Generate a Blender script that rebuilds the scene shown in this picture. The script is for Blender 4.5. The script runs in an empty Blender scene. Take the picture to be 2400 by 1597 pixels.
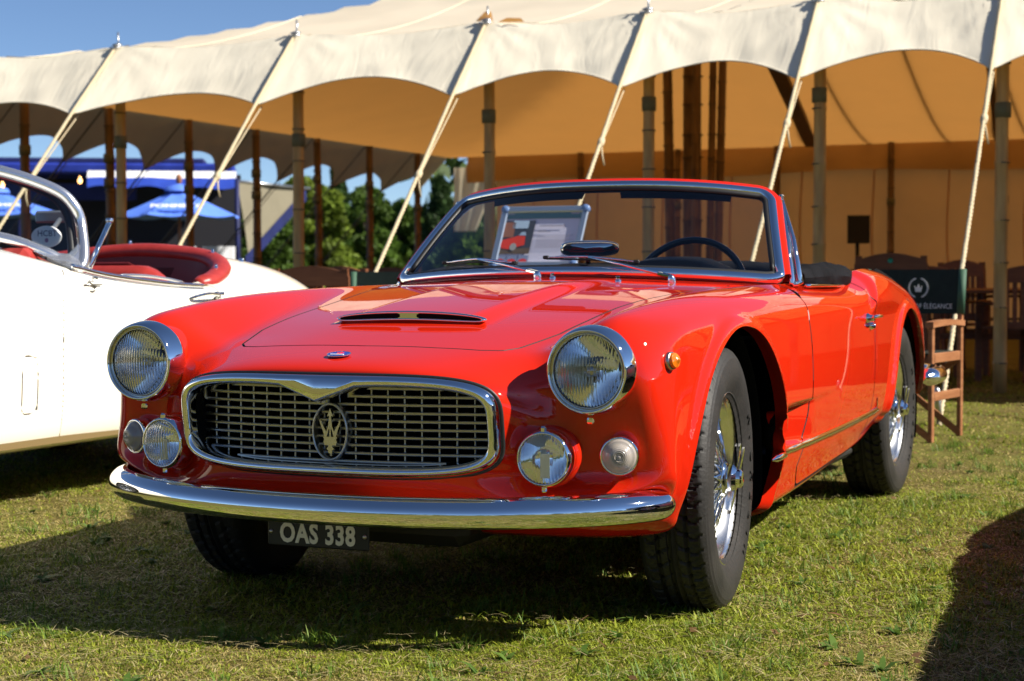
import bpy, bmesh, math, random
import numpy as np
from mathutils import Vector, Matrix
R = math.radians
random.seed(7); rng = np.random.default_rng(7)
scene = bpy.context.scene
COL = scene.collection

# ---------------------------------------------------------------- camera
cam_d = bpy.data.cameras.new('camera'); cam = bpy.data.objects.new('camera', cam_d); COL.objects.link(cam)
cam_d.sensor_width = 36.0; cam_d.lens = 3990.4 / 2400 * 36.0; cam_d.clip_start = 0.05; cam_d.clip_end = 2000
YAW, PITCH, ROLL = 0.4053484, -0.0380258, -0.002916
cam.matrix_world = (Matrix.Translation((1.98465, -4.30007, 0.86723)) @ Matrix.Rotation(YAW, 4, 'Z')
                    @ Matrix.Rotation(math.pi / 2 + PITCH, 4, 'X') @ Matrix.Rotation(ROLL, 4, 'Z'))
cam_d.dof.use_dof = True; cam_d.dof.focus_distance = 4.25; cam_d.dof.aperture_fstop = 6.0
scene.camera = cam

# ---------------------------------------------------------------- sky and sun
SUN = Vector((0.745, 0.115, 0.656)).normalized()
world = bpy.data.worlds.new('World'); scene.world = world; world.use_nodes = True
wt = world.node_tree; wt.nodes.clear()
wo = wt.nodes.new('ShaderNodeOutputWorld'); bg = wt.nodes.new('ShaderNodeBackground')
sky = wt.nodes.new('ShaderNodeTexSky'); sky.sky_type = 'NISHITA'; sky.sun_disc = False
sky.sun_elevation = math.asin(SUN.z); sky.sun_rotation = math.atan2(SUN.x, SUN.y)
sky.air_density = 0.6; sky.dust_density = 0.0; sky.ozone_density = 4.0; sky.altitude = 200
bg.inputs['Strength'].default_value = 0.06
wt.links.new(sky.outputs[0], bg.inputs[0]); wt.links.new(bg.outputs[0], wo.inputs[0])
sun_d = bpy.data.lights.new('sun', 'SUN'); sun_d.energy = 4.9; sun_d.angle = R(0.53); sun_d.color = (1.0, 0.93, 0.82)
sun = bpy.data.objects.new('sun', sun_d); COL.objects.link(sun)
sun.rotation_euler = SUN.to_track_quat('Z', 'Y').to_euler(); sun.location = (6, -2, 8)
vs = scene.view_settings
vs.view_transform = 'Standard'; vs.look = 'None'; vs.exposure = 1.05; vs.gamma = 1.0; vs.use_curve_mapping = False
scene.cycles.max_bounces = 10; scene.cycles.transparent_max_bounces = 16
scene.cycles.glossy_bounces = 6; scene.cycles.transmission_bounces = 8
scene.cycles.sample_clamp_indirect = 6.0

# ---------------------------------------------------------------- helpers
def tag(o, label=None, cat=None, group=None, kind=None):
    if label: o['label'] = label
    if cat: o['category'] = cat
    if group: o['group'] = group
    if kind: o['kind'] = kind
    return o

def empty(name, loc=(0, 0, 0), rz=0.0, label=None, cat=None, group=None):
    o = bpy.data.objects.new(name, None); COL.objects.link(o)
    o.location = loc; o.rotation_euler = (0, 0, rz); o.empty_display_size = 0.1
    return tag(o, label, cat, group)

def copy_tree(o, parent=None):
    c = o.copy(); COL.objects.link(c)
    if parent is not None: c.parent = parent
    for ch in o.children: copy_tree(ch, c)
    return c

def link(name, me, mat, parent=None):
    o = bpy.data.objects.new(name, me); COL.objects.link(o)
    if mat is not None:
        for m in (mat if isinstance(mat, (list, tuple)) else [mat]): me.materials.append(m)
    if parent is not None: o.parent = parent
    return o

def mesh_np(name, V, F, mat, parent=None, smooth=True, normals=None, mi=None):
    me = bpy.data.meshes.new(name); me.from_pydata([tuple(map(float, v)) for v in V], [], [tuple(int(i) for i in f) for f in F])
    if smooth: me.polygons.foreach_set('use_smooth', [True] * len(me.polygons))
    if mi is not None: me.polygons.foreach_set('material_index', mi)
    me.update()
    if normals is not None:
        n = np.asarray(normals, float); n /= np.maximum(1e-9, np.linalg.norm(n, axis=1))[:, None]
        me.normals_split_custom_set_from_vertices([tuple(v) for v in n])
    return link(name, me, mat, parent)

def frame_from(z, up=(0, 0, 1)):
    z = Vector(z).normalized(); up = Vector(up)
    if abs(z.dot(up)) > 0.999: up = Vector((0, 1, 0))
    x = up.cross(z).normalized(); y = z.cross(x)
    return np.array([x, y, z])       # rows

class MB:
    """collects shapes and links them as one mesh object"""
    def __init__(s): s.V = []; s.F = []; s.M = []; s.S = []
    def add(s, V, F, m=0, smooth=True):
        b = len(s.V); s.V += [tuple(map(float, v)) for v in V]
        for f in F: s.F.append(tuple(int(i) + b for i in f)); s.M.append(m); s.S.append(smooth)
        return s
    def box(s, c, size, rot=None, m=0, bev=0.0):
        """box with chamfered edges when bev > 0; rot = 3x3 rows as axes"""
        hx, hy, hz = [v / 2 for v in size]
        A = np.array(rot) if rot is not None else np.eye(3)
        c = np.array(c, float)
        if bev <= 0:
            P = np.array([[x, y, z] for x in (-hx, hx) for y in (-hy, hy) for z in (-hz, hz)])
            F = [(0, 1, 3, 2), (4, 6, 7, 5), (0, 4, 5, 1), (2, 3, 7, 6), (0, 2, 6, 4), (1, 5, 7, 3)]
            return s.add(c + P @ A, F, m, False)
        bev = min(bev, hx * .99, hy * .99, hz * .99)
        P = []; idx = {}
        for sx in (-1, 1):
            for sy in (-1, 1):
                for sz in (-1, 1):
                    for k in range(3):
                        d = [hx - bev, hy - bev, hz - bev]; d[k] += bev
                        idx[(sx, sy, sz, k)] = len(P); P.append((sx * d[0], sy * d[1], sz * d[2]))
        F = []
        for k in range(3):
            a, b = [(1, 2), (2, 0), (0, 1)][k]
            for sg in (-1, 1):
                q = []
                for (u, v) in ((-1, -1), (1, -1), (1, 1), (-1, 1)):
                    t = [0, 0, 0]; t[k] = sg; t[a] = u; t[b] = v; q.append(idx[tuple(t) + (k,)])
                F.append(q if sg > 0 else q[::-1])
        for k in range(3):            # edges along axis k
            a, b = [(1, 2), (2, 0), (0, 1)][k]
            for u in (-1, 1):
                for v in (-1, 1):
                    t0 = [0, 0, 0]; t1 = [0, 0, 0]; t0[k] = -1; t1[k] = 1
                    for t in (t0, t1): t[a] = u; t[b] = v
                    q = [idx[tuple(t0) + (a,)], idx[tuple(t1) + (a,)], idx[tuple(t1) + (b,)], idx[tuple(t0) + (b,)]]
                    F.append(q if u * v < 0 else q[::-1])
        for sx in (-1, 1):
            for sy in (-1, 1):
                for sz in (-1, 1):
                    q = [idx[(sx, sy, sz, k)] for k in range(3)]
                    F.append(q if sx * sy * sz > 0 else q[::-1])
        return s.add(c + np.array(P) @ A, F, m, False)
    def bar(s, a, b, w, h, up=(0, 0, 1), m=0, bev=0.0):
        """rectangular bar from a to b: w across, h along up"""
        a = np.array(a, float); b = np.array(b, float); L = np.linalg.norm(b - a)
        A = frame_from(b - a, up)
        return s.box((a + b) / 2, (w, h, L), A, m, bev)
    def tube(s, pts, r, n=8, closed=False, caps=True, m=0, up=(0, 0, 1), sy=1.0):
        """round (or oval, sy) sweep; r is a number or one per point"""
        P = np.array(pts, float); k = len(P); rr = np.broadcast_to(np.array(r, float), (k,))
        if closed: T = np.roll(P, -1, 0) - np.roll(P, 1, 0)
        else: T = np.gradient(P, axis=0)
        V = []; upv = Vector(up); prev = None
        for i in range(k):
            t = Vector(T[i]).normalized()
            if prev is None:
                x = upv.cross(t)
                if x.length < 1e-3: x = Vector((1, 0, 0)).cross(t)
                if x.length < 1e-3: x = Vector((0, 1, 0)).cross(t)
            else: x = prev - t * prev.dot(t)
            x.normalize(); y = t.cross(x); prev = x
            for j in range(n):
                a = 2 * math.pi * j / n
                V.append(P[i] + rr[i] * (math.cos(a) * np.array(x) + sy * math.sin(a) * np.array(y)))
        F = []
        for i in range(k if closed else k - 1):
            i2 = (i + 1) % k
            for j in range(n):
                j2 = (j + 1) % n
                F.append((i * n + j, i * n + j2, i2 * n + j2, i2 * n + j))
        if caps and not closed:
            F.append(tuple(range(n))[::-1]); F.append(tuple((k - 1) * n + j for j in range(n)))
        return s.add(V, F, m)
    def lathe(s, prof, c=(0, 0, 0), axis=(0, 0, 1), n=32, m=0, up=(0, 0, 1), smooth=True, cap0=False, cap1=False):
        """prof = [(radius, height along axis)]"""
        A = frame_from(axis, up); c = np.array(c, float); V = []; F = []
        ang = np.arange(n) * 2 * math.pi / n
        for (r, h) in prof:
            for a in ang: V.append(c + r * math.cos(a) * A[0] + r * math.sin(a) * A[1] + h * A[2])
        for i in range(len(prof) - 1):
            for j in range(n):
                j2 = (j + 1) % n
                F.append((i * n + j, i * n + j2, (i + 1) * n + j2, (i + 1) * n + j))
        if cap0: F.append(tuple(range(n))[::-1])
        if cap1: F.append(tuple((len(prof) - 1) * n + j for j in range(n)))
        return s.add(V, F, m, smooth)
    def prism(s, poly, c, ax, ay, az, m=0, depth=None, smooth=False):
        """2d outline poly in plane (ax, ay), extruded along az by depth"""
        c = np.array(c, float); ax, ay, az = [np.array(v, float) for v in (ax, ay, az)]
        n = len(poly); V = [c + x * ax + y * ay for x, y in poly] + [c + x * ax + y * ay + az * depth for x, y in poly]
        F = [tuple(range(n))[::-1], tuple(range(n, 2 * n))] + [(i, (i + 1) % n, n + (i + 1) % n, n + i) for i in range(n)]
        return s.add(V, F, m, smooth)
    def grid(s, G, m=0, smooth=True, flip=False):
        G = np.asarray(G, float); a, b = G.shape[:2]; F = []
        for i in range(a - 1):
            for j in range(b - 1):
                q = (i * b + j, i * b + j + 1, (i + 1) * b + j + 1, (i + 1) * b + j)
                F.append(q[::-1] if flip else q)
        return s.add(G.reshape(-1, 3), F, m, smooth)
    def mirror(s):
        n = len(s.V); s.V += [(-x, y, z) for x, y, z in s.V]
        s.F += [tuple(i + n for i in f[::-1]) for f in s.F]; s.M += s.M; s.S += s.S
        return s
    def build(s, name, mat, parent=None):
        me = bpy.data.meshes.new(name); me.from_pydata(s.V, [], s.F)
        me.polygons.foreach_set('use_smooth', s.S); me.polygons.foreach_set('material_index', s.M); me.update()
        return link(name, me, mat, parent)

def smooth_by_angle(o, deg=35):
    o.data.set_sharp_from_angle(angle=R(deg)); return o

def text_mesh(name, body, size, mat, parent=None, extrude=0.001, matrix=None, offset=0.0, spacing=1.0, align='CENTER', sx=1.0, shear=0.0):
    cu = bpy.data.curves.new(name, 'FONT'); cu.body = body; cu.size = size; cu.extrude = extrude
    cu.offset = offset; cu.space_character = spacing; cu.align_x = align; cu.align_y = 'CENTER'; cu.resolution_u = 3; cu.shear = shear
    t = bpy.data.objects.new(name + '_tmp', cu); COL.objects.link(t)
    dg = bpy.context.evaluated_depsgraph_get(); me = bpy.data.meshes.new_from_object(t.evaluated_get(dg))
    bpy.data.objects.remove(t); bpy.data.curves.remove(cu)
    if sx != 1.0: me.transform(Matrix.Diagonal((sx, 1, 1, 1)))
    if matrix is not None: me.transform(matrix)
    me.name = name; me.materials.clear()
    return link(name, me, mat, parent)

def catmull(pts, n, closed=False):
    P = np.array(pts, float); k = len(P); out = []
    segs = k if closed else k - 1
    for i in range(segs):
        p1 = P[i]; p2 = P[(i + 1) % k]
        p0 = P[i - 1] if (closed or i > 0) else 2 * p1 - p2
        p3 = P[(i + 2) % k] if (closed or i + 2 < k) else 2 * p2 - p1
        for j in range(n):
            t = j / n
            out.append(0.5 * (2 * p1 + (p2 - p0) * t + (2 * p0 - 5 * p1 + 4 * p2 - p3) * t * t + (3 * p1 - p0 - 3 * p2 + p3) * t ** 3))
    if not closed: out.append(P[-1])
    return np.array(out)

def sstep(a, b, x):
    t = np.clip((np.asarray(x, float) - a) / (b - a), 0, 1); return t * t * (3 - 2 * t)

# ---------------------------------------------------------------- materials
MATS = {}
def mat(name, col=(.5, .5, .5), rough=.5, metal=0.0, coat=0.0, spec=.5, trans=0.0, ior=1.45, emis=None, emis_s=0.0, sheen=0.0, subs=0.0):
    if name in MATS: return MATS[name]
    m = bpy.data.materials.new(name); m.use_nodes = True; MATS[name] = m
    b = m.node_tree.nodes['Principled BSDF']
    b.inputs['Base Color'].default_value = (*col, 1); b.inputs['Roughness'].default_value = rough
    b.inputs['Metallic'].default_value = metal; b.inputs['IOR'].default_value = ior
    b.inputs['Coat Weight'].default_value = coat; b.inputs['Coat Roughness'].default_value = .03
    b.inputs['Specular IOR Level'].default_value = spec
    b.inputs['Transmission Weight'].default_value = trans
    b.inputs['Sheen Weight'].default_value = sheen
    if emis: b.inputs['Emission Color'].default_value = (*emis, 1); b.inputs['Emission Strength'].default_value = emis_s
    return m

def nodes(m): return m.node_tree.nodes, m.node_tree.links, m.node_tree.nodes['Principled BSDF']

def noise_mat(name, c1, c2, scale=8.0, rough=.6, bump=0.0, bscale=None, detail=6.0, metal=0.0, stretch=(1, 1, 1), lo=.35, hi=.65, coords='Object', spec=.4, coat=0.0, bdist=.01):
    m = mat(name, c1, rough, metal, spec=spec, coat=coat); N, L, b = nodes(m)
    tc = N.new('ShaderNodeTexCoord'); mp = N.new('ShaderNodeMapping'); mp.inputs['Scale'].default_value = stretch
    L.new(tc.outputs[coords], mp.inputs[0])
    nz = N.new('ShaderNodeTexNoise'); nz.inputs['Scale'].default_value = scale; nz.inputs['Detail'].default_value = detail
    L.new(mp.outputs[0], nz.inputs['Vector'])
    cr = N.new('ShaderNodeValToRGB'); cr.color_ramp.elements[0].position = lo; cr.color_ramp.elements[1].position = hi
    cr.color_ramp.elements[0].color = (*c1, 1); cr.color_ramp.elements[1].color = (*c2, 1)
    L.new(nz.outputs[0], cr.inputs[0]); L.new(cr.outputs[0], b.inputs['Base Color'])
    if bump:
        n2 = N.new('ShaderNodeTexNoise'); n2.inputs['Scale'].default_value = bscale or scale * 4; n2.inputs['Detail'].default_value = 4
        L.new(mp.outputs[0], n2.inputs['Vector'])
        bp = N.new('ShaderNodeBump'); bp.inputs['Strength'].default_value = bump; bp.inputs['Distance'].default_value = bdist
        L.new(n2.outputs[0], bp.inputs['Height']); L.new(bp.outputs[0], b.inputs['Normal'])
    return m
# ================================================================ ground and grass
def vnoise(x, y, sc, seed=0):
    r = np.random.default_rng(seed); T = r.random((256, 256)); u, v = np.asarray(x) * sc + 71.3, np.asarray(y) * sc + 33.7
    i, j = np.floor(u).astype(int), np.floor(v).astype(int); fu, fv = u - i, v - j
    fu = fu * fu * (3 - 2 * fu); fv = fv * fv * (3 - 2 * fv); g = lambda a, b: T[a % 256, b % 256]
    return g(i, j) * (1 - fu) * (1 - fv) + g(i + 1, j) * fu * (1 - fv) + g(i, j + 1) * (1 - fu) * fv + g(i + 1, j + 1) * fu * fv
m = noise_mat('turf_soil', (.115, .090, .032), (.135, .135, .032), 2.2, .95, .6, 60, lo=.35, hi=.65, spec=.1)
N, L, bs = nodes(m)
n2 = N.new('ShaderNodeTexNoise'); n2.inputs['Scale'].default_value = 45; n2.inputs['Detail'].default_value = 8
tc = N.new('ShaderNodeTexCoord'); L.new(tc.outputs['Object'], n2.inputs['Vector'])
mx = N.new('ShaderNodeMix'); mx.data_type = 'RGBA'; mx.blend_type = 'MULTIPLY'; mx.inputs[0].default_value = .8
cr = N.new('ShaderNodeValToRGB'); cr.color_ramp.elements[0].position = .3; cr.color_ramp.elements[0].color = (.35, .35, .3, 1); cr.color_ramp.elements[1].position = .7; cr.color_ramp.elements[1].color = (1.25, 1.25, 1.1, 1)
L.new(n2.outputs[0], cr.inputs[0]); src = bs.inputs['Base Color'].links[0].from_socket
L.new(src, mx.inputs[6]); L.new(cr.outputs[0], mx.inputs[7]); L.new(mx.outputs[2], bs.inputs['Base Color'])
b = MB(); gx = np.concatenate([[-700, -200, -60], np.linspace(-25, 25, 11), [60, 200, 700]])
b.grid([[(x, y, 0) for x in gx] for y in gx], flip=True); ground = b.build('ground', m); tag(ground, kind='structure')

CAMP = np.array(cam.matrix_world.translation); FWD = np.array([-math.sin(YAW), math.cos(YAW)]); RGT = np.array([math.cos(YAW), math.sin(YAW)])
def view_points(n, d0, d1, marg=1.36, p=1.0):
    """points on the ground spread evenly over the picture between two distances"""
    u = rng.random(n); d = (d0 ** p + u * (d1 ** p - d0 ** p)) ** (1 / p)
    l = (rng.random(n) * 2 - 1) * d * .3008 * marg + (rng.random(n) - .5) * .1
    q = CAMP[:2] + d[:, None] * FWD + l[:, None] * RGT
    return q[:, 0], q[:, 1], d

grass_m = bpy.data.materials.new('grass_blades'); grass_m.use_nodes = True; N, L, bs = nodes(grass_m)
at = N.new('ShaderNodeAttribute'); at.attribute_name = 'col'; L.new(at.outputs['Color'], bs.inputs['Base Color'])
bs.inputs['Roughness'].default_value = .55; bs.inputs['Specular IOR Level'].default_value = .25
trl = N.new('ShaderNodeBsdfTranslucent'); L.new(at.outputs['Color'], trl.inputs[0]); ms = N.new('ShaderNodeMixShader'); ms.inputs[0].default_value = .3
L.new(bs.outputs[0], ms.inputs[1]); L.new(trl.outputs[0], ms.inputs[2]); L.new(ms.outputs[0], N['Material Output'].inputs[0])

def blades(x, y, h, w, lean, az, col, zb=None, bend=.5):
    """one curved blade per point: base pair, middle pair, tip"""
    n = len(x); z0 = np.zeros(n) if zb is None else zb
    dx, dy = np.cos(az), np.sin(az); px, py = -dy, dx
    l1 = np.sin(np.minimum(lean * .8, 1.52)) * h * .5; z1 = np.cos(np.minimum(lean * .8, 1.52)) * h * .5
    l2 = l1 + np.sin(np.minimum(lean * (1 + bend), 1.75)) * h * .5; z2 = z1 + np.cos(np.minimum(lean * (1 + bend), 1.75)) * h * .5
    z2 = np.maximum(z2, .003); z1 = np.maximum(z1, .003)
    V = np.empty((n, 5, 3))
    V[:, 0] = np.stack([x + px * w / 2, y + py * w / 2, z0], -1); V[:, 1] = np.stack([x - px * w / 2, y - py * w / 2, z0], -1)
    V[:, 2] = np.stack([x + dx * l1 + px * w * .45, y + dy * l1 + py * w * .45, z0 + z1], -1); V[:, 3] = np.stack([x + dx * l1 - px * w * .45, y + dy * l1 - py * w * .45, z0 + z1], -1)
    V[:, 4] = np.stack([x + dx * l2, y + dy * l2, z0 + z2], -1)
    return V, col
def build_blades(name, parts, matl):
    V = np.concatenate([p[0].reshape(-1, 3) for p in parts]); C = np.concatenate([np.repeat(p[1], 5, 0) for p in parts]); n = len(V) // 5
    base = np.arange(n)[:, None] * 5
    me = bpy.data.meshes.new(name); me.vertices.add(len(V)); me.vertices.foreach_set('co', V.astype(np.float32).ravel())
    lp = np.concatenate([base + [0, 1, 3, 2], base + [2, 3, 4]], 1).astype(np.int32)
    me.loops.add(lp.size); me.loops.foreach_set('vertex_index', lp.ravel())
    me.polygons.add(2 * n); st = (np.arange(n)[:, None] * 7 + [0, 4]).astype(np.int32).ravel(); me.polygons.foreach_set('loop_start', st)
    me.update(calc_edges=True)
    ca = me.color_attributes.new('col', 'FLOAT_COLOR', 'POINT'); ca.data.foreach_set('color', np.concatenate([C, np.ones((len(C), 1))], 1).astype(np.float32).ravel())
    me.polygons.foreach_set('use_smooth', [True] * (2 * n))
    return link(name, me, matl)
def turf_cols(x, y, n):
    dry = np.clip((vnoise(x, y, 1.1, 1) * .5 + vnoise(x, y, 3.1, 2) * .3 + vnoise(x, y, 9, 3) * .2 - .40) / .22, 0, 1)
    r = rng.random(n)[:, None]
    green = np.array([.090, .138, .008]) * (1 - r) + np.array([.28, .31, .028]) * r
    straw = np.array([.22, .170, .055]) * (1 - r) + np.array([.40, .33, .12]) * r
    isdry = rng.random(n) < (.06 + .62 * dry)
    c = np.where(isdry[:, None], straw, green) * (.85 + .55 * rng.random(n))[:, None]
    return c, dry, isdry
parts = []
for (n, d0, d1, sc) in ((240000, 2.2, 4.2, 1.05), (175000, 4.0, 8.0, 1.6), (70000, 8.0, 16.0, 2.8)):
    x, y, d = view_points(n, d0, d1, p=1.0); c, dry, isd = turf_cols(x, y, n)
    patch = vnoise(x, y, 2.3, 9)
    h = (.009 + .016 * rng.random(n) ** 1.6) * (1.25 - .6 * dry) * (.75 + .6 * patch) * (1 + .15 * (sc - 1)); w = (.0014 + .0019 * rng.random(n)) * sc
    lean = np.where(isd, 1.1 + .5 * rng.random(n), .55 + .95 * rng.random(n))
    keep = rng.random(n) > .45 * np.clip((dry - .75) / .25, 0, 1)
    parts.append(blades(*[q[keep] for q in (x, y, h * np.where(isd, 1.25, 1.0), w, lean, rng.random(n) * 6.283, c)]))
# loose clippings lying on top
n = 22000; x, y, d = view_points(n, 2.2, 7.5); c, dry, isd = turf_cols(x, y, n)
cc = np.where((rng.random(n) < .62)[:, None], np.array([.44, .37, .19]) * (.6 + .7 * rng.random(n))[:, None], c)
parts.append(blades(x, y, .025 + .05 * rng.random(n), .0014 + .0012 * rng.random(n), 1.86 + .10 * rng.random(n), rng.random(n) * 6.283, cc, zb=.006 + .018 * rng.random(n), bend=.05))
# tufts of longer fresh grass
nt = 620; tx, ty, td = view_points(nt, 2.3, 9); k = 26
x = np.repeat(tx, k) + rng.normal(0, .022, nt * k); y = np.repeat(ty, k) + rng.normal(0, .022, nt * k)
cg = (np.array([.07, .14, .014]) + rng.random((nt * k, 1)) * np.array([.09, .10, .02]))
parts.append(blades(x, y, .03 + .035 * rng.random(nt * k), .0022 + .002 * rng.random(nt * k), .4 + .8 * rng.random(nt * k), rng.random(nt * k) * 6.283, cg))
# broad weed leaves
nt = 170; tx, ty, td = view_points(nt, 2.3, 8); k = 7
x = np.repeat(tx, k) + rng.normal(0, .006, nt * k); y = np.repeat(ty, k) + rng.normal(0, .006, nt * k)
cg = (np.array([.05, .105, .016]) + rng.random((nt * k, 1)) * np.array([.06, .08, .015]))
parts.append(blades(x, y, .035 + .03 * rng.random(nt * k), .010 + .008 * rng.random(nt * k), 1.0 + .4 * rng.random(nt * k), rng.random(nt * k) * 6.283, cg, bend=.3))
# fallen brown leaves and bits of twig
n = 260; x, y, d = view_points(n, 2.3, 9)
parts.append(blades(x, y, .022 + .03 * rng.random(n), .008 + .012 * rng.random(n), 1.5 + .3 * rng.random(n), rng.random(n) * 6.283, np.array([.13, .075, .03]) * (.5 + rng.random((n, 1))), zb=.008 + .012 * rng.random(n), bend=.2))
n = 60; x, y, d = view_points(n, 2.3, 8)
parts.append(blades(x, y, .06 + .09 * rng.random(n), np.full(n, .0035), np.full(n, 1.9), rng.random(n) * 6.283, np.array([.16, .09, .045]) * (.6 + .8 * rng.random((n, 1))), zb=.014 + .012 * rng.random(n), bend=0.0))
gr = build_blades('grass', parts, grass_m); tag(gr, 'short mown grass with dry straw clippings and green tufts', 'grass', kind='stuff')
# ================================================================ marquee
def canvas_mat(name, col, trans, ts=.35, bump=.5, bscale=9.0, stretch=(1, 1, 1)):
    m = bpy.data.materials.new(name); m.use_nodes = True; MATS[name] = m; N, L, bs = nodes(m)
    bs.inputs['Roughness'].default_value = .85; bs.inputs['Specular IOR Level'].default_value = .15
    tc = N.new('ShaderNodeTexCoord'); nz = N.new('ShaderNodeTexNoise'); nz.inputs['Scale'].default_value = 1.3; nz.inputs['Detail'].default_value = 7
    L.new(tc.outputs['Object'], nz.inputs['Vector']); cr = N.new('ShaderNodeValToRGB')
    cr.color_ramp.elements[0].position = .3; cr.color_ramp.elements[0].color = (*[c * .86 for c in col], 1); cr.color_ramp.elements[1].position = .65; cr.color_ramp.elements[1].color = (*col, 1)
    L.new(nz.outputs[0], cr.inputs[0]); L.new(cr.outputs[0], bs.inputs['Base Color'])
    n3 = N.new('ShaderNodeTexNoise'); n3.inputs['Scale'].default_value = bscale; n3.inputs['Detail'].default_value = 6; n3.inputs['Distortion'].default_value = 1.6
    mp = N.new('ShaderNodeMapping'); mp.inputs['Scale'].default_value = stretch; L.new(tc.outputs['Object'], mp.inputs[0]); L.new(mp.outputs[0], n3.inputs['Vector']); bp = N.new('ShaderNodeBump'); bp.inputs['Strength'].default_value = bump; bp.inputs['Distance'].default_value = .03
    L.new(n3.outputs[0], bp.inputs['Height']); L.new(bp.outputs[0], bs.inputs['Normal'])
    tr = N.new('ShaderNodeBsdfTranslucent'); tr.inputs[0].default_value = (*trans, 1); ms = N.new('ShaderNodeMixShader'); ms.inputs[0].default_value = ts
    L.new(bs.outputs[0], ms.inputs[1]); L.new(tr.outputs[0], ms.inputs[2]); L.new(ms.outputs[0], N['Material Output'].inputs[0]); return m
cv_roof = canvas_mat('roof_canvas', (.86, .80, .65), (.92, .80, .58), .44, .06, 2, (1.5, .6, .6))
cv_under = canvas_mat('underside_shade', (.54, .33, .14), (.80, .43, .14), .58, .06, 2)  # shade and warm glow of the canvas underside put into this colour
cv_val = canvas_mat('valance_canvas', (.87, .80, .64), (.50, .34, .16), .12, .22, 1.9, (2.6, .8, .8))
cv_end = canvas_mat('end_canvas_shaded', (.48, .35, .19), (.60, .42, .20), .30, .10, 4)  # front canvas again, with the shade of its inner face in the colour
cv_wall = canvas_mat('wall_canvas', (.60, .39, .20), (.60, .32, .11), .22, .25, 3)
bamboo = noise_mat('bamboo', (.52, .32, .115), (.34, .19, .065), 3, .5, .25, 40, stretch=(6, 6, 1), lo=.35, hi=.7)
bamboo_shade = noise_mat('bamboo_shaded', (.20, .115, .05), (.11, .06, .026), 3, .55, .25, 40, stretch=(6, 6, 1))  # same bamboo as the front poles, shade under the roof put into colour
node_dk = mat('bamboo_node', (.09, .07, .045), .7)
rope_m = mat('rope', (.50, .42, .27), .8); N, L, bs = nodes(rope_m)
steel = mat('galvanised', (.45, .46, .47), .3, .9)
band_m = mat('webbing_green', (.13, .12, .07), .8)

EY, EZ, LX, BYK, RXR = 8.5, 2.94, -10.7, 22.5, 9.0     # front eave, eave height, left end, back wall, right end
RY, RZ = (EY + BYK) / 2, 5.3
PX_ = [-9.05, -7.365, -5.511, -3.716, -2.333, -.977, .372, 1.73, 3.1, 4.5, 5.9, 7.4]
LY_ = [9.75, 11.25, 12.8, 14.5, 16.15, 17.85, 19.5, 21.2]
tent = empty('marquee', (0, 0, 0), label='large cream canvas marquee with scalloped valance, bamboo poles and guy ropes', cat='marquee')

def hip(t): return t ** 1.55          # concave rise of the canvas
def roof_pt(x, y):
    dx = min(x - LX, RXR - x); dy = min(y - EY, BYK - y); d = max(0, min(dx, dy)); return EZ + (RZ - EZ) * hip(min(1, d / (RY - EY)))
b = MB(); xs = np.unique(np.concatenate([np.linspace(LX, LX + 7, 24), np.linspace(LX + 7, RXR - 7, 12), np.linspace(RXR - 7, RXR, 12)])); ys = np.unique(np.concatenate([np.linspace(EY, RY, 24), np.linspace(RY, BYK, 24)]))
def roof_sag(x, y):
    z = roof_pt(x, y); k = min(PX_, key=lambda p: abs(p - x)); 
    if y < RY: z -= .05 * math.exp(-(y - EY) / .8) * (1 - math.cos(2 * math.pi * np.interp(x, PX_, range(len(PX_))))) / 2
    return z
b.grid([[(x, y, roof_sag(x, y)) for x in np.unique(np.concatenate([xs, np.linspace(LX, RXR, 90)]))] for y in ys], flip=True); b.build('roof', cv_roof, tent)
b = MB(); b.grid([[(x, y, roof_sag(x, y) - .035) for x in np.linspace(LX + .05, RXR - .05, 70)] for y in np.linspace(EY + .05, BYK - .05, 40)]); b.build('underside_shade', cv_under, tent)  # added sheet that darkens the underside of the same canvas

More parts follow.
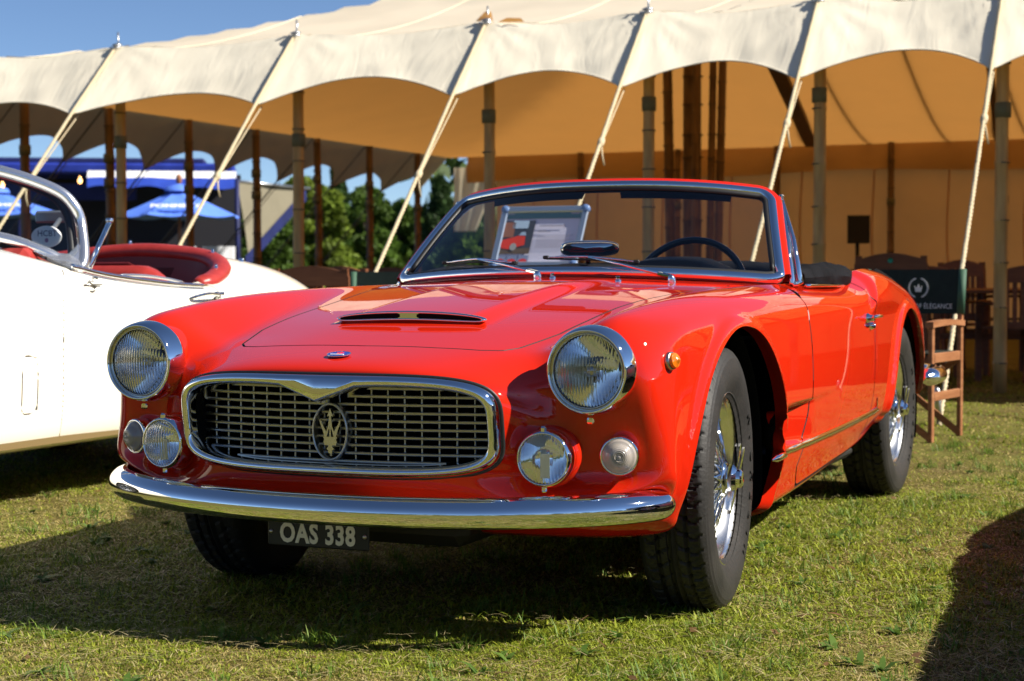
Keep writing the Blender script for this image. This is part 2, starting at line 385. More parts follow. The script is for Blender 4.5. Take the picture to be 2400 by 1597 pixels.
def valance(name, A, Bv, outv, posts, drop=.66, mid=.72, mat_=None, ang=1.0, seed=1, sag=.05):
    """strip hanging from the eave line A->Bv, tips pulled outwards at the posts (0..1)"""
    A, Bv, outv = np.array(A, float), np.array(Bv, float), np.array(outv, float); r = np.random.default_rng(seed)
    s = np.unique(np.concatenate([np.linspace(p0, p1, 33) for p0, p1 in zip(posts[:-1], posts[1:])])); g = []
    L0 = np.linalg.norm(Bv - A); ph = r.random((12, 3)) * 6.28
    for q in s:
        i = int(np.clip(np.searchsorted(posts, q, 'right') - 1, 0, len(posts) - 2)); u = (q - posts[i]) / (posts[i + 1] - posts[i])
        ln = (mid + .05 * (ph[i % 12, 0] / 3.14 - 1)) + (1 - mid - .05 * (ph[i % 12, 0] / 3.14 - 1)) * abs(2 * u - 1 + .10 * (ph[i % 12, 1] / 3.14 - 1) * (1 - abs(2 * u - 1))) ** (1.7 + .13 * ph[i % 12, 2] / 2) + .012 * math.sin(i * 3.1 + u * 5); e = abs(2 * u - 1); col = []
        for t in np.linspace(0, 1, 17):
            d = drop * t * ln; pull = (.86 + .14 * e ** 2)          # pulled out most at the guy ropes
            w = .013 * t * (1 - .3 * t) * math.sin(u * 9 + ph[i % 12, 0] + t * 2.5) * (1 - e) + .007 * t * math.sin(u * 23 + ph[i % 12, 1] - t * 4) * (1 - e * e) + .004 * math.sin(t * 11 + u * 6 + ph[i % 12, 2]) * t
            w += .006 * math.sin(e ** 6 * 9) * t * e ** 4
            for dx_, k_ in ((u, 0), (1 - u, 1)):
                dx_ *= (posts[i + 1] - posts[i]) * L0; rr_ = math.hypot(dx_, d); fi = math.atan2(dx_, d + .02); w += .011 * math.sin(fi * 17 + ph[(i + k_) % 12, k_] * 2) * math.exp(-(rr_ / .42) ** 2) * min(1, rr_ / .10)
            p = A + (Bv - A) * q + outv * (d * pull * ang + w) + np.array((0, 0, -1)) * (d * 1.0)
            p[2] += -sag * (1 - math.cos(2 * math.pi * u)) / 2 * (1 - t)
            col.append(p)
        g.append(col)
    b = MB(); b.grid(np.array(g)); o = b.build(name, mat_ or cv_val, tent)
    b = MB(); b.tube([c[-1] for c in g], .007, 5); b.build(name + '_hem', mat_ or cv_val, o)
    return o
fr = [(p - LX) / (RXR - LX) for p in [LX] + PX_ + [RXR]]
valance('front_valance', (LX, EY, EZ), (RXR, EY, EZ), (0, -1, 0), fr)
ll = [(p - EY) / (BYK - EY) for p in [EY] + LY_ + [BYK]]
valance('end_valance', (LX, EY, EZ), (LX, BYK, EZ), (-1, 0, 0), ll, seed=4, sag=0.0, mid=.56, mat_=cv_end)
# back wall with an inner valance band, and the curtain gathered at the far corner
b = MB(); g = []
for x in np.linspace(LX + .9, RXR, 60): g.append([(x, BYK + .03 * math.sin(x * 2.3) * (1 - z / 3), z) for z in (0, .7, 1.4, 2.1, EZ)])
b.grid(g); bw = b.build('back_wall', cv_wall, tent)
for x in np.arange(LX + 1.6, RXR - .5, 1.15):
    b = MB(); b.tube([(x + .02 * math.sin(z * 3), BYK - .012 + .03 * math.sin(x * 2.3) * (1 - z / 3), z) for z in np.linspace(.02, EZ - .1, 9)], .011, 5); b.build('wall_seam', cv_under, bw)
b = MB(); g = []
for x in np.linspace(LX + .4, RXR, 50): g.append([(x, BYK - .06, EZ - .02), (x, BYK - .16 + .02 * math.sin(x * 3), EZ - .25), (x, BYK - .14 + .03 * math.sin(x * 2.2), EZ - .46 + .03 * math.sin(x * 1.3))])
b.grid(g); b.build('inner_band', cv_wall, tent)
b = MB(); g = []
for k in range(9): g.append([(LX + .1 + k * .12 * (1 - t * .55) + .0 * t, BYK + .05 * math.sin(k * 2.1), EZ - .2 - t * 1.1) for t in np.linspace(0, 1, 6)])
b.grid(g); b.build('tied_curtain', cv_roof, tent)
b = MB(); g = []
for y in np.linspace(EY + 1, BYK, 30): g.append([(RXR, y, z) for z in (0, 1, 2, EZ)])
b.grid(g); b.build('end_wall', cv_wall, tent)

def bamboo_pole(name, base, top, r, m, parent, bands=()):
    """a cane with swollen nodes"""
    base, top = np.array(base, float), np.array(top, float); L = np.linalg.norm(top - base); P, Rr = [], []
    z = rng.random() * .3; hs = []
    while z < L: hs.append(z); z += .27 + .16 * rng.random()
    tt = sorted(set([0, L] + [h + o for h in hs for o in (-.02, -.006, .006, .02) if 0 < h + o < L])); b = MB()
    bow = rng.normal(0, .008, 2)
    for t in tt:
        k = 1.09 if any(abs(abs(t - h) - .006) < .001 for h in hs) else 1.0
        P.append(base + (top - base) * t / L + np.array([bow[0], bow[1], 0]) * math.sin(t / L * 3.1)); Rr.append(r * k * (1 - .10 * t / L))
    b.tube(P, Rr, 12)
    for h in hs:
        c = base + (top - base) * h / L; b.tube([c - (top - base) / L * .005, c + (top - base) / L * .005], r * 1.02 * 1.085, 12, m=1)
    for z in bands:
        c = base + (top - base) * z / L; b.tube([c - (top - base) / L * .055, c + (top - base) / L * .055], r * 1.16, 12, m=2)
    return b.build(name, [m, node_dk, band_m], parent)
for x in PX_:
    bamboo_pole('front_pole', (x - .01, EY + .02, 0), (x, EY + .02, EZ - .03), .050, bamboo, tent, bands=(2.02 + .25 * rng.random(),) if x < 3 else ())
for y in LY_: bamboo_pole('end_pole', (LX + .04, y, 0), (LX + .04, y, EZ - .03), .058, bamboo_shade, tent, bands=(2.0, 2.3))
for x in (-8.2, -6.5, -4.85, -3.05, -1.35, .3): bamboo_pole('wall_pole', (x, BYK - .15, 0), (x, BYK - .15, EZ), .055, bamboo_shade, tent, bands=(2.0,))
for k, (dx, dy, r) in enumerate(((-.29, 0, .062), (0, .1, .115), (.11, -.15, .045), (.27, 0, .048), (.37, .05, .052))):
    bamboo_pole('mast_cane', (-4.16 + dx * .82, RY + dy, 0), (-4.16 + dx * 1.15, RY + dy, RZ - .05), r, bamboo_shade, tent)
for p0, p1, w in (((-3.55, 16.6, 3.80), (-4.28, 22.3, 2.92), .20), ((-.85, 16.6, 3.80), (-1.45, 22.3, 2.92), .09)):
    b = MB(); b.bar(p0, p1, w, .08); b.build('dark_band', bamboo_shade, tent)  # dark diagonal bar, taken for a fabric drape hanging below the roof
for x in PX_:
    b = MB(); b.tube([(x, y, roof_sag(x, y) + .004) for y in np.linspace(EY, RY - .2, 22) if min(x - LX, RXR - x) >= y - EY - .3], .007, 5); b.build('outer_seam', cv_roof, tent)
for x in np.arange(LX + 7.3, 4, 1.2):
    b = MB(); pts = [(x + .0, y, roof_pt(x, y) - .012) for y in np.linspace(RY + .2, BYK - .05, 14)]; b.tube(pts, .020, 5); b.build('roof_seam', node_dk, tent)
for x in np.arange(LX + 2, 4, 1.65):
    b = MB(); pts = [(x, y, roof_pt(x, y) - .012) for y in np.linspace(EY + .1, min(RY, EY + max(.5, x - LX)), 12)]; b.tube(pts, .010, 5); b.build('roof_seam', node_dk, tent)
# guy ropes, pins
def rope(name, pts, r, m=rope_m, parent=tent):
    """two-strand twisted rope"""
    P = np.array(pts, float); L = np.concatenate([[0], np.cumsum(np.linalg.norm(np.diff(P, axis=0), axis=1))]); n = max(8, int(L[-1] / .03)); b = MB()
    s = np.linspace(0, L[-1], n); Q = np.stack([np.interp(s, L, P[:, k]) for k in range(3)], -1); T = P[-1] - P[0]; A = frame_from(T)
    for k in (0, 1, 2):
        a = s / .11 * 2 * math.pi + k * 2 * math.pi / 3
        b.tube(Q + r * .5 * (np.cos(a)[:, None] * A[0] + np.sin(a)[:, None] * A[1]), r * .62, 5)
    return b.build(name, m, parent)
for i, x in enumerate(PX_[:9]):
    top, bot = np.array([x, EY - .02, EZ + .01]), np.array([x + .02, 5.62, .0]); at_ = lambda z: top + (bot - top) * (EZ - z) / EZ
    rope('guy_rope', [top, at_(2.3) + [0, -.02, 0], at_(1.2), bot], .0155)
    kz = [1.72, 1.62, 1.66, 1.62, 1.83, 1.92, 1.9, 1.7, 1.7][i]; c = at_(kz)
    b = MB(); b.lathe([(.004, -.05), (.024, -.03), (.027, 0), (.024, .03), (.004, .05)], c, bot - top, 10); b.tube([c, c + [.02, -.03, -.10], c + [.03, -.02, -.17]], .007, 5); b.build('rope_knot', rope_m, tent)
    rope('tie_line', [at_(kz + .02) + [.01, 0, 0], np.array([x + .012, EY - .60, EZ - .665])], .006)
    b = MB(); b.tube([(x, EY, EZ - .04), (x, EY, EZ + .13)], .008, 8); b.lathe([(.02, 0), (.045, .01), (.045, .02), (.012, .03)], (x, EY - .02, EZ), (0, -.2, 1), 12); b.tube([(x - .05, EY - .05, EZ - .01), (x, EY - .075, EZ - .02), (x + .05, EY - .05, EZ - .01)], .010, 6); b.build('pole_pin', steel, tent)
    b = MB(); b.tube([(x + .02, 5.72, -.1), (x + .02, 5.52, .22)], .018, 8); b.build('ground_stake', steel, tent)
for y in LY_:
    b = MB(); b.tube([(LX, y, EZ), (LX - .66, y, EZ - .66), (LX - 2.85, y, 0)], .012, 5); b.build('guy_rope', node_dk, tent)
    b = MB(); b.tube([(LX - .6, y + .02, EZ - .66), (LX - 2.1, y + .02, .75)], .006, 5); b.build('tie_line', node_dk, tent)
# open seam in the roof above the fourth pole: a lifted lip of canvas with the tinted underside showing
x = -3.716
b = MB(); b.add([(x - .10, EY - .02, EZ + .01), (x + .06, EY - .03, EZ + .005), (x - .02, EY - .01, EZ + .085), (x - .02, EY + .12, EZ + .10)], [(0, 1, 2), (1, 3, 2), (0, 2, 3)]); b.build('roof_flap', cv_under, tent)
b = MB(); b.add([(x + .10, EY - .035, EZ - .012), (x + .34, EY - .035, EZ - .022), (x + .30, EY - .02, EZ + .012), (x + .18, EY - .02, EZ + .022)], [(0, 1, 2, 3)]); b.build('roof_flap', cv_under, tent)
# ================================================================ trees, bar, furniture
leaf_cols = {}
def leaf_mat(name, col):
    m = bpy.data.materials.new(name); m.use_nodes = True; N, L, bs = nodes(m)
    at = N.new('ShaderNodeAttribute'); at.attribute_name = 'col'; mx = N.new('ShaderNodeMix'); mx.data_type = 'RGBA'; mx.blend_type = 'MULTIPLY'; mx.inputs[0].default_value = 1; mx.inputs[7].default_value = (*col, 1)
    L.new(at.outputs['Color'], mx.inputs[6]); L.new(mx.outputs[2], bs.inputs['Base Color']); bs.inputs['Roughness'].default_value = .6; bs.inputs['Specular IOR Level'].default_value = .2
    tr = N.new('ShaderNodeBsdfTranslucent'); L.new(mx.outputs[2], tr.inputs[0]); ms = N.new('ShaderNodeMixShader'); ms.inputs[0].default_value = .3
    L.new(bs.outputs[0], ms.inputs[1]); L.new(tr.outputs[0], ms.inputs[2]); L.new(ms.outputs[0], N['Material Output'].inputs[0]); return m
def leaf_cloud(name, centers, radii, n, size, matl, parent, seed, flat=.9):
    r = np.random.default_rng(seed); k = r.integers(0, len(centers), n); C = np.array(centers)[k]; Rd = np.array(radii)[k]
    d = r.normal(size=(n, 3)); d /= np.linalg.norm(d, axis=1)[:, None]; p = C + d * Rd * (r.random((n, 1)) ** .38)
    sz = size * (.6 + .8 * r.random(n)); a = r.normal(size=(n, 3)); a /= np.linalg.norm(a, axis=1)[:, None]; bv = np.cross(a, r.normal(size=(n, 3))); bv /= np.linalg.norm(bv, axis=1)[:, None]
    V = np.stack([p + a * sz[:, None], p + bv * sz[:, None] * .55, p - a * sz[:, None], p - bv * sz[:, None] * .55], 1).reshape(-1, 3)
    V[:, 2] = np.maximum(V[:, 2], .05)
    col = np.repeat((.65 + .7 * r.random(len(centers)))[k] * (.8 + .4 * r.random(n)), 4)
    me = bpy.data.meshes.new(name); me.vertices.add(len(V)); me.vertices.foreach_set('co', V.astype(np.float32).ravel()); me.loops.add(4 * n); me.loops.foreach_set('vertex_index', np.arange(4 * n, dtype=np.int32))
    me.polygons.add(n); me.polygons.foreach_set('loop_start', np.arange(0, 4 * n, 4, dtype=np.int32)); me.update(calc_edges=True)
    ca = me.color_attributes.new('col', 'FLOAT_COLOR', 'POINT'); ca.data.foreach_set('color', np.stack([col, col, col, np.ones_like(col)], 1).astype(np.float32).ravel())
    return link(name, me, matl, parent)
bark = noise_mat('bark', (.06, .045, .03), (.10, .08, .055), 6, .9, .6, 30)
def tree(x, y, h, w, kind, label, seed, n=22000):
    r = np.random.default_rng(seed); t = empty('tree', (x, y, 0), label=label, cat='tree', group='trees beyond the marquee')
    m = {'lime': leaf_mat('leaf_lime', (.125, .175, .020)), 'mid': leaf_mat('leaf_mid', (.070, .125, .018)), 'dark': leaf_mat('leaf_dark', (.038, .075, .022))}[kind]
    b = MB(); b.tube([(0, 0, 0), (r.normal(0, .1), 0, h * .4), (r.normal(0, .2), r.normal(0, .2), h * .85)], [.03 * h, .02 * h, .006 * h], 8)
    C, Rd = [], []
    if kind == 'dark':
        for i in range(80):
            z = h * (.08 + .9 * r.random()); rr = w / 2 * (1 - z / h) ** .8 + .12; a = r.random() * 6.28; q = rr * (.5 + .5 * r.random())
            C.append((q * math.cos(a), q * math.sin(a), z)); Rd.append((rr * .42 + .15, rr * .42 + .15, h * .05 + .1))
    else:
        for i in range(80):
            z = h * (.04 + .90 * r.random()); prof = math.sin(min(1, (z / h) * .74 + .26) * math.pi) ** .6; a = r.random() * 6.28; q = w / 2 * prof * (.35 + .62 * r.random() ** .5)
            s_ = w * (.10 + .10 * r.random()); C.append((q * math.cos(a), q * math.sin(a), z)); Rd.append((s_, s_, s_ * .75))
    for c in C[::5]: b.tube([(0, 0, c[2] * .7), (c[0] * .8, c[1] * .8, c[2])], [.010 * h, .004 * h], 5)
    b.build('trunk', bark, t); leaf_cloud('crown', C, Rd, n, h * .021 + .025, m, t, seed)
    return t
def place(px, d): # picture column (2356 wide) and distance -> ground point
    l = (px * 2400 / 2356 - 1200) / 3990.4 * d; q = CAMP[:2] + d * FWD + l * RGT; return q[0], q[1]
def hgt(py, d): return .867 + (646.7 - py * 2400 / 2356) / 3990.4 * d
for i, (px, d, py, wpx, kind, lab) in enumerate((
        (635, 62, 478, 135, 'mid', 'rounded bright green bush tree left of the fourth pole'),
        (740, 72, 418, 150, 'lime', 'tall yellow-green tree filling the gap right of the sixth pole'),
        (778, 110, 385, 70, 'dark', 'dark pointed conifer rising behind the yellow-green tree'),
        (848, 84, 425, 120, 'mid', 'broad green tree between the two thin end poles'),
        (915, 92, 460, 100, 'mid', 'lower green tree left of the windscreen pillar'),
        (1015, 88, 415, 90, 'dark', 'dark conifer just left of the tied curtain'),
        (958, 120, 520, 90, 'dark', 'small dark fir seen low between two end poles'),
        (1085, 80, 478, 130, 'mid', 'green tree seen through the red car windscreen'),
        (690, 125, 400, 110, 'lime', 'pale distant tree top over the grey canvas screen'),
        (600, 130, 452, 160, 'dark', 'dark distant tree behind the round bush'),
        (560, 120, 420, 90, 'mid', 'distant tree top above the blue bar roof'),
        (805, 98, 470, 150, 'mid', 'green tree low behind the thin end pole'), (885, 104, 478, 150, 'lime', 'low pale green tree behind the guy rope'), (975, 98, 476, 120, 'mid', 'green tree low beside the dark conifer'), (700, 100, 505, 150, 'mid', 'dark green bush at the foot of the yellow-green tree'))):
    x, y = place(px, d); h = hgt(py, d); tree(x, y, h, wpx * 1.0187 / 3990 * d, kind, lab, 20 + i)
# belt of woodland round the far side of the park (unseen behind the photographer, added to darken reflections in paint and chrome)
C, Rd = [], []
r = np.random.default_rng(3)
for i in range(560):
    a = R(40 + 345 * r.random()); q = 85 + 30 * r.random(); h = (5 + 6 * r.random()) if math.degrees(a) > 150 else 2.6 + 1.4 * r.random(); z = h * (.1 + .8 * r.random())
    C.append((q * math.sin(a) * -1, q * math.cos(a), z)); Rd.append((4.2, 4.2, 2.6 if h > 4.5 else 1.2))
C = [(x, y, z) for x, y, z in C]
wd = leaf_cloud('woodland', [c for c in C if c[1] < 30 or c[0] < 0], [q for c, q in zip(C, Rd) if c[1] < 30 or c[0] < 0], 34000, .75, leaf_mat('leaf_wood', (.05, .085, .02)), None, 8)
tag(wd, 'unseen belt of trees added for its reflection in the car', 'woodland', kind='stuff')
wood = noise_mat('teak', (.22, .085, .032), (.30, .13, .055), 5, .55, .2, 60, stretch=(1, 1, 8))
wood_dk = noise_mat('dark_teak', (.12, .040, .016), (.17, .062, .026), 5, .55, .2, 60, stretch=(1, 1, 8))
green_cv = noise_mat('green_canvas', (.004, .012, .009), (.007, .018, .013), 20, .75, .3, 200)
white_pt = mat('white_print', (.62, .64, .62), .7)

# ---- slatted garden chairs and tables in the tent
def garden_chair():
    t = empty('garden_chair')
    for sx in (-1, 1):
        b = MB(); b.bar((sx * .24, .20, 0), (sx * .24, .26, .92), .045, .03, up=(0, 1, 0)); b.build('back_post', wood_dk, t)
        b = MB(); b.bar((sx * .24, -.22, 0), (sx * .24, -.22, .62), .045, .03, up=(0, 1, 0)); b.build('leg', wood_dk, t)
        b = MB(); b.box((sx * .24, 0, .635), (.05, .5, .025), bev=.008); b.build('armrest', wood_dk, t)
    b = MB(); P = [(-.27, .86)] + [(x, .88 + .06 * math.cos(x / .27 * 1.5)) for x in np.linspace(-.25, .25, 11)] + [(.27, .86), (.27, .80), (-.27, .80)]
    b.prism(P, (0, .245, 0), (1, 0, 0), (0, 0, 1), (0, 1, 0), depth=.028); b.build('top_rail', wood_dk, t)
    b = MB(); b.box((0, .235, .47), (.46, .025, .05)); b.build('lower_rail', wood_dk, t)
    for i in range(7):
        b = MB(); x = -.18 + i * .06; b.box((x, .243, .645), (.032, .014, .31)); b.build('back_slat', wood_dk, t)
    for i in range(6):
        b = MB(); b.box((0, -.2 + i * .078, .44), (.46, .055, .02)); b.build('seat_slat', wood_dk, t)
    return t
proto = None
spots = [(742, 12.2, 3.35, 'slatted garden chair in the tent just right of the sixth pole', 0), (838, 12.6, 2.9, 'slatted garden chair beside the tall one, left of the windscreen', 0), (600, 15.5, 3.4, 'low garden chair half hidden behind the cream car tail', 0), (925, 14.5, 3.2, 'garden chair just left of the windscreen pillar, in deep shade', 0),
         (2068, 13.4, 3.1, 'large slatted garden chair with a green tag behind the speaker', .10), (2178, 14.6, 2.7, 'slatted garden chair behind the dark green canvas seat', 0), (2345, 13.6, 3.6, 'garden chair cut by the right edge of the picture', 0), (1905, 16.5, 3.3, 'distant garden chair behind the folded black hood', 0), (2262, 15.3, 2.5, 'garden chair behind the right-hand bamboo pole', .06)]
for px, d, rz, lab, dz in spots:
    c = garden_chair() if proto is None else copy_tree(proto)
    if proto is None: proto = c
    x, y = place(px, d); c.location = (x, y, 0); c.rotation_euler = (0, 0, rz); c.scale = (1.05, 1.05, 1.0 + dz)
    tag(c, lab, 'chair', 'slatted garden chairs in the marquee')
b = MB(); b.lathe([(0, .004), (.02, .004), (.02, -.002)], (0, .243, .885), (0, -1, 0), 14)
x, y = place(2068, 13.4); gt = b.build('chair_tag', mat('tag_green', (.02, .30, .20), .5)); gt.location = (x, y, .09); gt.rotation_euler = (0, 0, 3.1)
tag(gt, 'small round green tag on the large garden chair back', 'tag')
gt.location = (x + .0, y - .02, .09); gt.data.transform(Matrix.Translation((0, .035, 0)))
for px, d, lab in ((2215, 14.0, 'trestle table with crossed legs behind the dark green canvas seat'), (2350, 15.0, 'trestle table at the right edge in the shade'), (790, 13.6, 'trestle table between the garden chairs on the left')):
    x, y = place(px, d); t = empty('trestle_table', (x, y, 0), .1, lab, 'table', 'trestle tables in the marquee')
    for i in range(6):
        b = MB(); b.box((0, -.375 + i * .15, .73), (1.3, .142, .03), bev=.005); b.build('top_board', wood_dk, t)
    for sx in (-1, 1):
        for s_ in (-1, 1):
            b = MB(); b.bar((sx * .5, -.38 * s_, 0), (sx * .5 + .03 * s_, .34 * s_, .70), .06, .04, up=(1, 0, 0)); b.build('crossed_leg', wood_dk, t)
    b = MB(); b.bar((-.5, 0, .36), (.5, 0, .36), .05, .05); b.build('stretcher', wood_dk, t)

# ---- loudspeaker on a stand
x, y = place(1972, 22.0)
st = empty('speaker_stand', (x, y, 0), .3, 'thin black stand carrying the loudspeaker in the marquee', 'stand')
b = MB(); b.tube([(0, 0, .1), (0, 0, 1.30)], .026, 8); b.build('pole', black_gap if 'black_gap' in globals() else mat('bk', (.01, .01, .01), .6), st)
for k in range(3):
    b = MB(); a = k * 2.094; b.tube([(0, 0, .62), (.45 * math.cos(a), .45 * math.sin(a), .01)], .013, 6); b.build('leg', mat('bk', (.01, .01, .01), .6), st)
sp = empty('loudspeaker', (x, y, 1.27), .35, 'black loudspeaker on a thin stand against the canvas wall', 'loudspeaker')
b = MB(); P = [(-.145, -.11), (.145, -.11), (.11, .13), (-.11, .13)]; b.prism(P, (0, 0, 0), (1, 0, 0), (0, 1, 0), (0, 0, 1), depth=.36); b.build('cabinet', mat('bk', (.01, .01, .01), .6), sp)
b = MB(); b.box((0, -.114, .18), (.26, .008, .33), bev=.003); b.build('grille', mat('spk_grille', (.016, .016, .016), .8), sp)

# ---- director's chairs
def director_chair(name, loc, rz, label, text):
    t = empty(name, loc, rz, label, 'chair', 'green canvas folding chairs by the cars'); W2, D2 = .27, .225
    for sx in (-1, 1):
        for sy in (-1, 1):
            b = MB(); b.bar((sx * W2, sy * D2, 0.0), (sx * W2, sy * D2, .60 if sy < 0 else .62), .024, .036, up=(0, 1, 0), bev=.003); b.build('leg', wood, t)
        b = MB(); g = [(y, .60 + .012 * math.cos((y + .02) / .26 * 1.4)) for y in np.linspace(-.26, .24, 9)]
        b.prism(g + [(y, z - .030) for y, z in g[::-1]], (sx * W2 - .022, 0, .02), (0, 1, 0), (0, 0, 1), (1, 0, 0), depth=.044); b.build('armrest', wood, t)
        b = MB(); b.box((sx * W2, 0, .435), (.022, .40, .050), bev=.003); b.build('side_rail', wood, t)
        b = MB(); b.box((sx * W2, 0, .235), (.022, .40, .045), bev=.003); b.build('side_rail', wood, t)
        b = MB(); b.bar((sx * W2, D2, .62), (sx * W2, D2 + .035, .895), .024, .032, up=(0, 1, 0)); b.build('back_post', wood, t)
        b = MB(); b.tube([(sx * W2, D2 + .004, .655), (sx * W2, D2 + .036, .895)], .021, 12); b.build('canvas_sleeve', mat('sleeve_green', (.03, .085, .05), .7), t)
    for s_ in (-1, 1):
        for yy in (-D2, D2):
            b = MB(); b.bar((-W2 * s_, yy + .014 * s_, .02), (W2 * s_, yy + .014 * s_, .43), .034, .014, up=(0, 1, 0)); b.build('crossed_brace', wood, t)
    b = MB(); b.box((0, 0, .455), (2 * W2, .36, .012), bev=.004); b.build('seat_canvas', green_cv, t)
    b = MB(); g = [[(x, D2 + .036 * (z - .62) / .275 + .020 + .010 * math.cos(x * 5.5), z) for z in (.655, .74, .82, .895)] for x in np.linspace(-W2, W2, 9)]
    b.grid(g); g2 = [[(x, y - .004, z) for x, y, z in r_] for r_ in g]; b.grid(g2, flip=True); bk = b.build('back_canvas', green_cv, t)
    if text:
        bl = Matrix.Translation((.02, D2 + .012, .695)) @ Matrix.Rotation(math.pi / 2, 4, 'X')
        text_mesh('printed_words', 'CONCOURS OF \u00c9L\u00c9GANCE', .038, white_pt, bk, extrude=.0006, matrix=bl, sx=.86)
        b = MB()
        for s_ in (-1, 1):
            for k in range(12):
                a = math.pi / 2 + s_ * (.42 + k * .20); c = np.array([.052 * math.cos(a), 0, .052 * math.sin(a)]); tg_ = np.array([-math.sin(a), 0, math.cos(a)]) * s_
                od = np.array([math.cos(a), 0, math.sin(a)]); b.prism([(-.012, 0), (0, .006), (.014, 0), (0, -.005)], np.array([.03, D2 + .018, .795]) + c, tg_, od, (0, -1, 0), depth=.001)
        b.build('printed_wreath', white_pt, bk)

        b = MB(); b.prism([(-.016, -.022), (.016, -.022), (.022, .012), (.011, -.002), (0, .022), (-.011, -.002), (-.022, .012)], (.03, D2 + .018, .795), (1, 0, 0), (0, 0, 1), (0, -1, 0), depth=.001); b.build('printed_crest', white_pt, bk)
    return t
director_chair('director_chair', (.29, 4.86, 0), R(-10), 'dark green canvas folding chair with brown wooden frame behind the red car', True)
director_chair('director_chair', (-3.05, 5.35, 0), R(12), 'dark green canvas chair back peeping up left of the windscreen', False)

# ---- information board on a post behind the car
bd = empty('display_board', (-1.50, 4.2, 0), R(4), 'silver framed information board with a photo of a red car', 'sign')
tilt = np.array([[1, 0, 0], [0, .94, -.34], [0, .34, .94]])
alu = mat('aluminium', (.62, .65, .68), .28, .85)
corner_m = mat('corner_blue', (.12, .20, .40), .35)
PW, PH = .455, .315; oc = np.array([0, 0, 1.075])
Tl = lambda x, z, y=0: oc + np.array([x, 0, 0]) + z * np.array([.045 / .345 * 1.0, .30, .95]) + y * np.array([0, .95, -.30])
for (a, b_) in (((-PW / 2, PH / 2), (PW / 2, PH / 2)), ((-PW / 2, -PH / 2), (PW / 2, -PH / 2)), ((-PW / 2, -PH / 2), (-PW / 2, PH / 2)), ((PW / 2, -PH / 2), (PW / 2, PH / 2))):
    b = MB(); b.bar(Tl(*a), Tl(*b_), .036, .022, up=(0, .95, -.30), bev=.006); b.build('frame_rail', alu, bd)
for sx in (-1, 1):
    for sz in (-1, 1):
        b = MB(); b.lathe([(.0, -.014), (.022, -.014), (.024, 0), (.022, .013), (0, .013)], Tl(sx * PW / 2, sz * PH / 2), (0, .95, -.30), 16); b.build('frame_corner', corner_m, bd)
def flat(name, rects, col, y, rough=.5):
    b = MB()
    for (x0, z0, x1, z1) in rects: b.add([Tl(x0, z0, y), Tl(x1, z0, y), Tl(x1, z1, y), Tl(x0, z1, y)], [(0, 1, 2, 3)])
    return b.build(name, mat(name + '_ink', col, rough), bd)
flat('poster', [(-PW / 2, -PH / 2, PW / 2, PH / 2)], (.62, .60, .74), .004)
flat('poster_header', [(-.235, .105, .235, .158)], (.10, .20, .22), -.001)
flat('poster_photo', [(-.222, -.095, -.040, .095)], (.05, .055, .07), -.001)
flat('photo_sky', [(-.165, .050, -.075, .094)], (.42, .55, .70), -.0025)
flat('photo_house', [(-.221, .0, -.15, .085)], (.30, .12, .07), -.0025)
flat('photo_ground', [(-.221, -.094, -.041, -.062)], (.13, .09, .06), -.0025)
def ppoly(name, pts, col, y):
    b = MB(); b.add([Tl(x, z, y) for x, z in pts], [tuple(range(len(pts)))]); return b.build(name, mat(name + '_ink', col, .5), bd)
ppoly('photo_car', [(-.212, -.04), (-.205, -.015), (-.15, -.002), (-.11, .012), (-.08, .006), (-.075, -.045), (-.11, -.055), (-.16, -.07), (-.205, -.062)], (.72, .045, .02), -.004)
ppoly('photo_wheel', [(-.137 + .019 * math.cos(t), -.056 + .021 * math.sin(t)) for t in np.linspace(0, 6.28, 16, endpoint=False)], (.35, .34, .33), -.005)
ppoly('photo_windscreen', [(-.118, .010), (-.105, .028), (-.082, .028), (-.076, .008)], (.35, .45, .60), -.005)
for i in range(3):
    flat('poster_thumbnail', [(-.222 + i * .064, -.152, -.222 + i * .064 + .056, -.104)], (.22, .26, .40), -.001); ppoly('thumbnail_car', [(-.220 + i * .064, -.142), (-.214 + i * .064, -.128), (-.192 + i * .064, -.122), (-.172 + i * .064, -.130), (-.170 + i * .064, -.142)], (.62, .03, .03), -.003)
flat('poster_text', [(-.015, .060, .13, .068), (-.015, .036, .03, .041), (-.015, .028, .055, .033)] + [(-.015, .008 - k * .0085, .19 - .02 * (k % 3), .0105 - k * .0085) for k in range(9)] + [(-.21, .13, -.17, .137), (.15, .13, .20, .139)], (.36, .34, .42), -.0015)
for sx in (-1, 1):
    b = MB(); b.tube([Tl(sx * .16, -PH / 2), (sx * .16, .06, .55), (sx * .16, .25, 0)], .014, 8); b.build('post', alu, bd)
b = MB(); b.bar((-.2, .25, .012), (.2, .25, .012), .06, .024); b.build('foot', alu, bd)

# ---- blue champagne bar beyond the open end
blue = noise_mat('blue_canvas', (.028, .075, .48), (.04, .10, .58), 3, .6, .2, 20)
pblue = noise_mat('parasol_blue', (.085, .19, .68), (.11, .23, .76), 3, .6, .1, 20)
roof_bl = noise_mat('roof_blue', (.012, .026, .22), (.02, .04, .30), 3, .5, .1, 20)
navy = noise_mat('navy_canvas', (.004, .008, .06), (.007, .012, .09), 3, .6, .2, 20)
white_cv = mat('white_canvas', (.72, .72, .70), .7); dark_in = mat('bar_dark', (.014, .014, .02), .7); beige = canvas_mat('beige_canvas', (.25, .225, .16), (.2, .17, .10), .2, .3, 2)
x, y = place(270, 37.0); bar = empty('drinks_bar', (x, y, 0), YAW + R(8), 'dark blue drinks bar trailer with raised blue roof and awning', 'bar')
K = 37.0 / 3990 * 1.0187        # metres per picture unit (2356 wide) at the bar
def bx(px): return (px - 270) * K
zt = lambda py: hgt(py, 37.0)
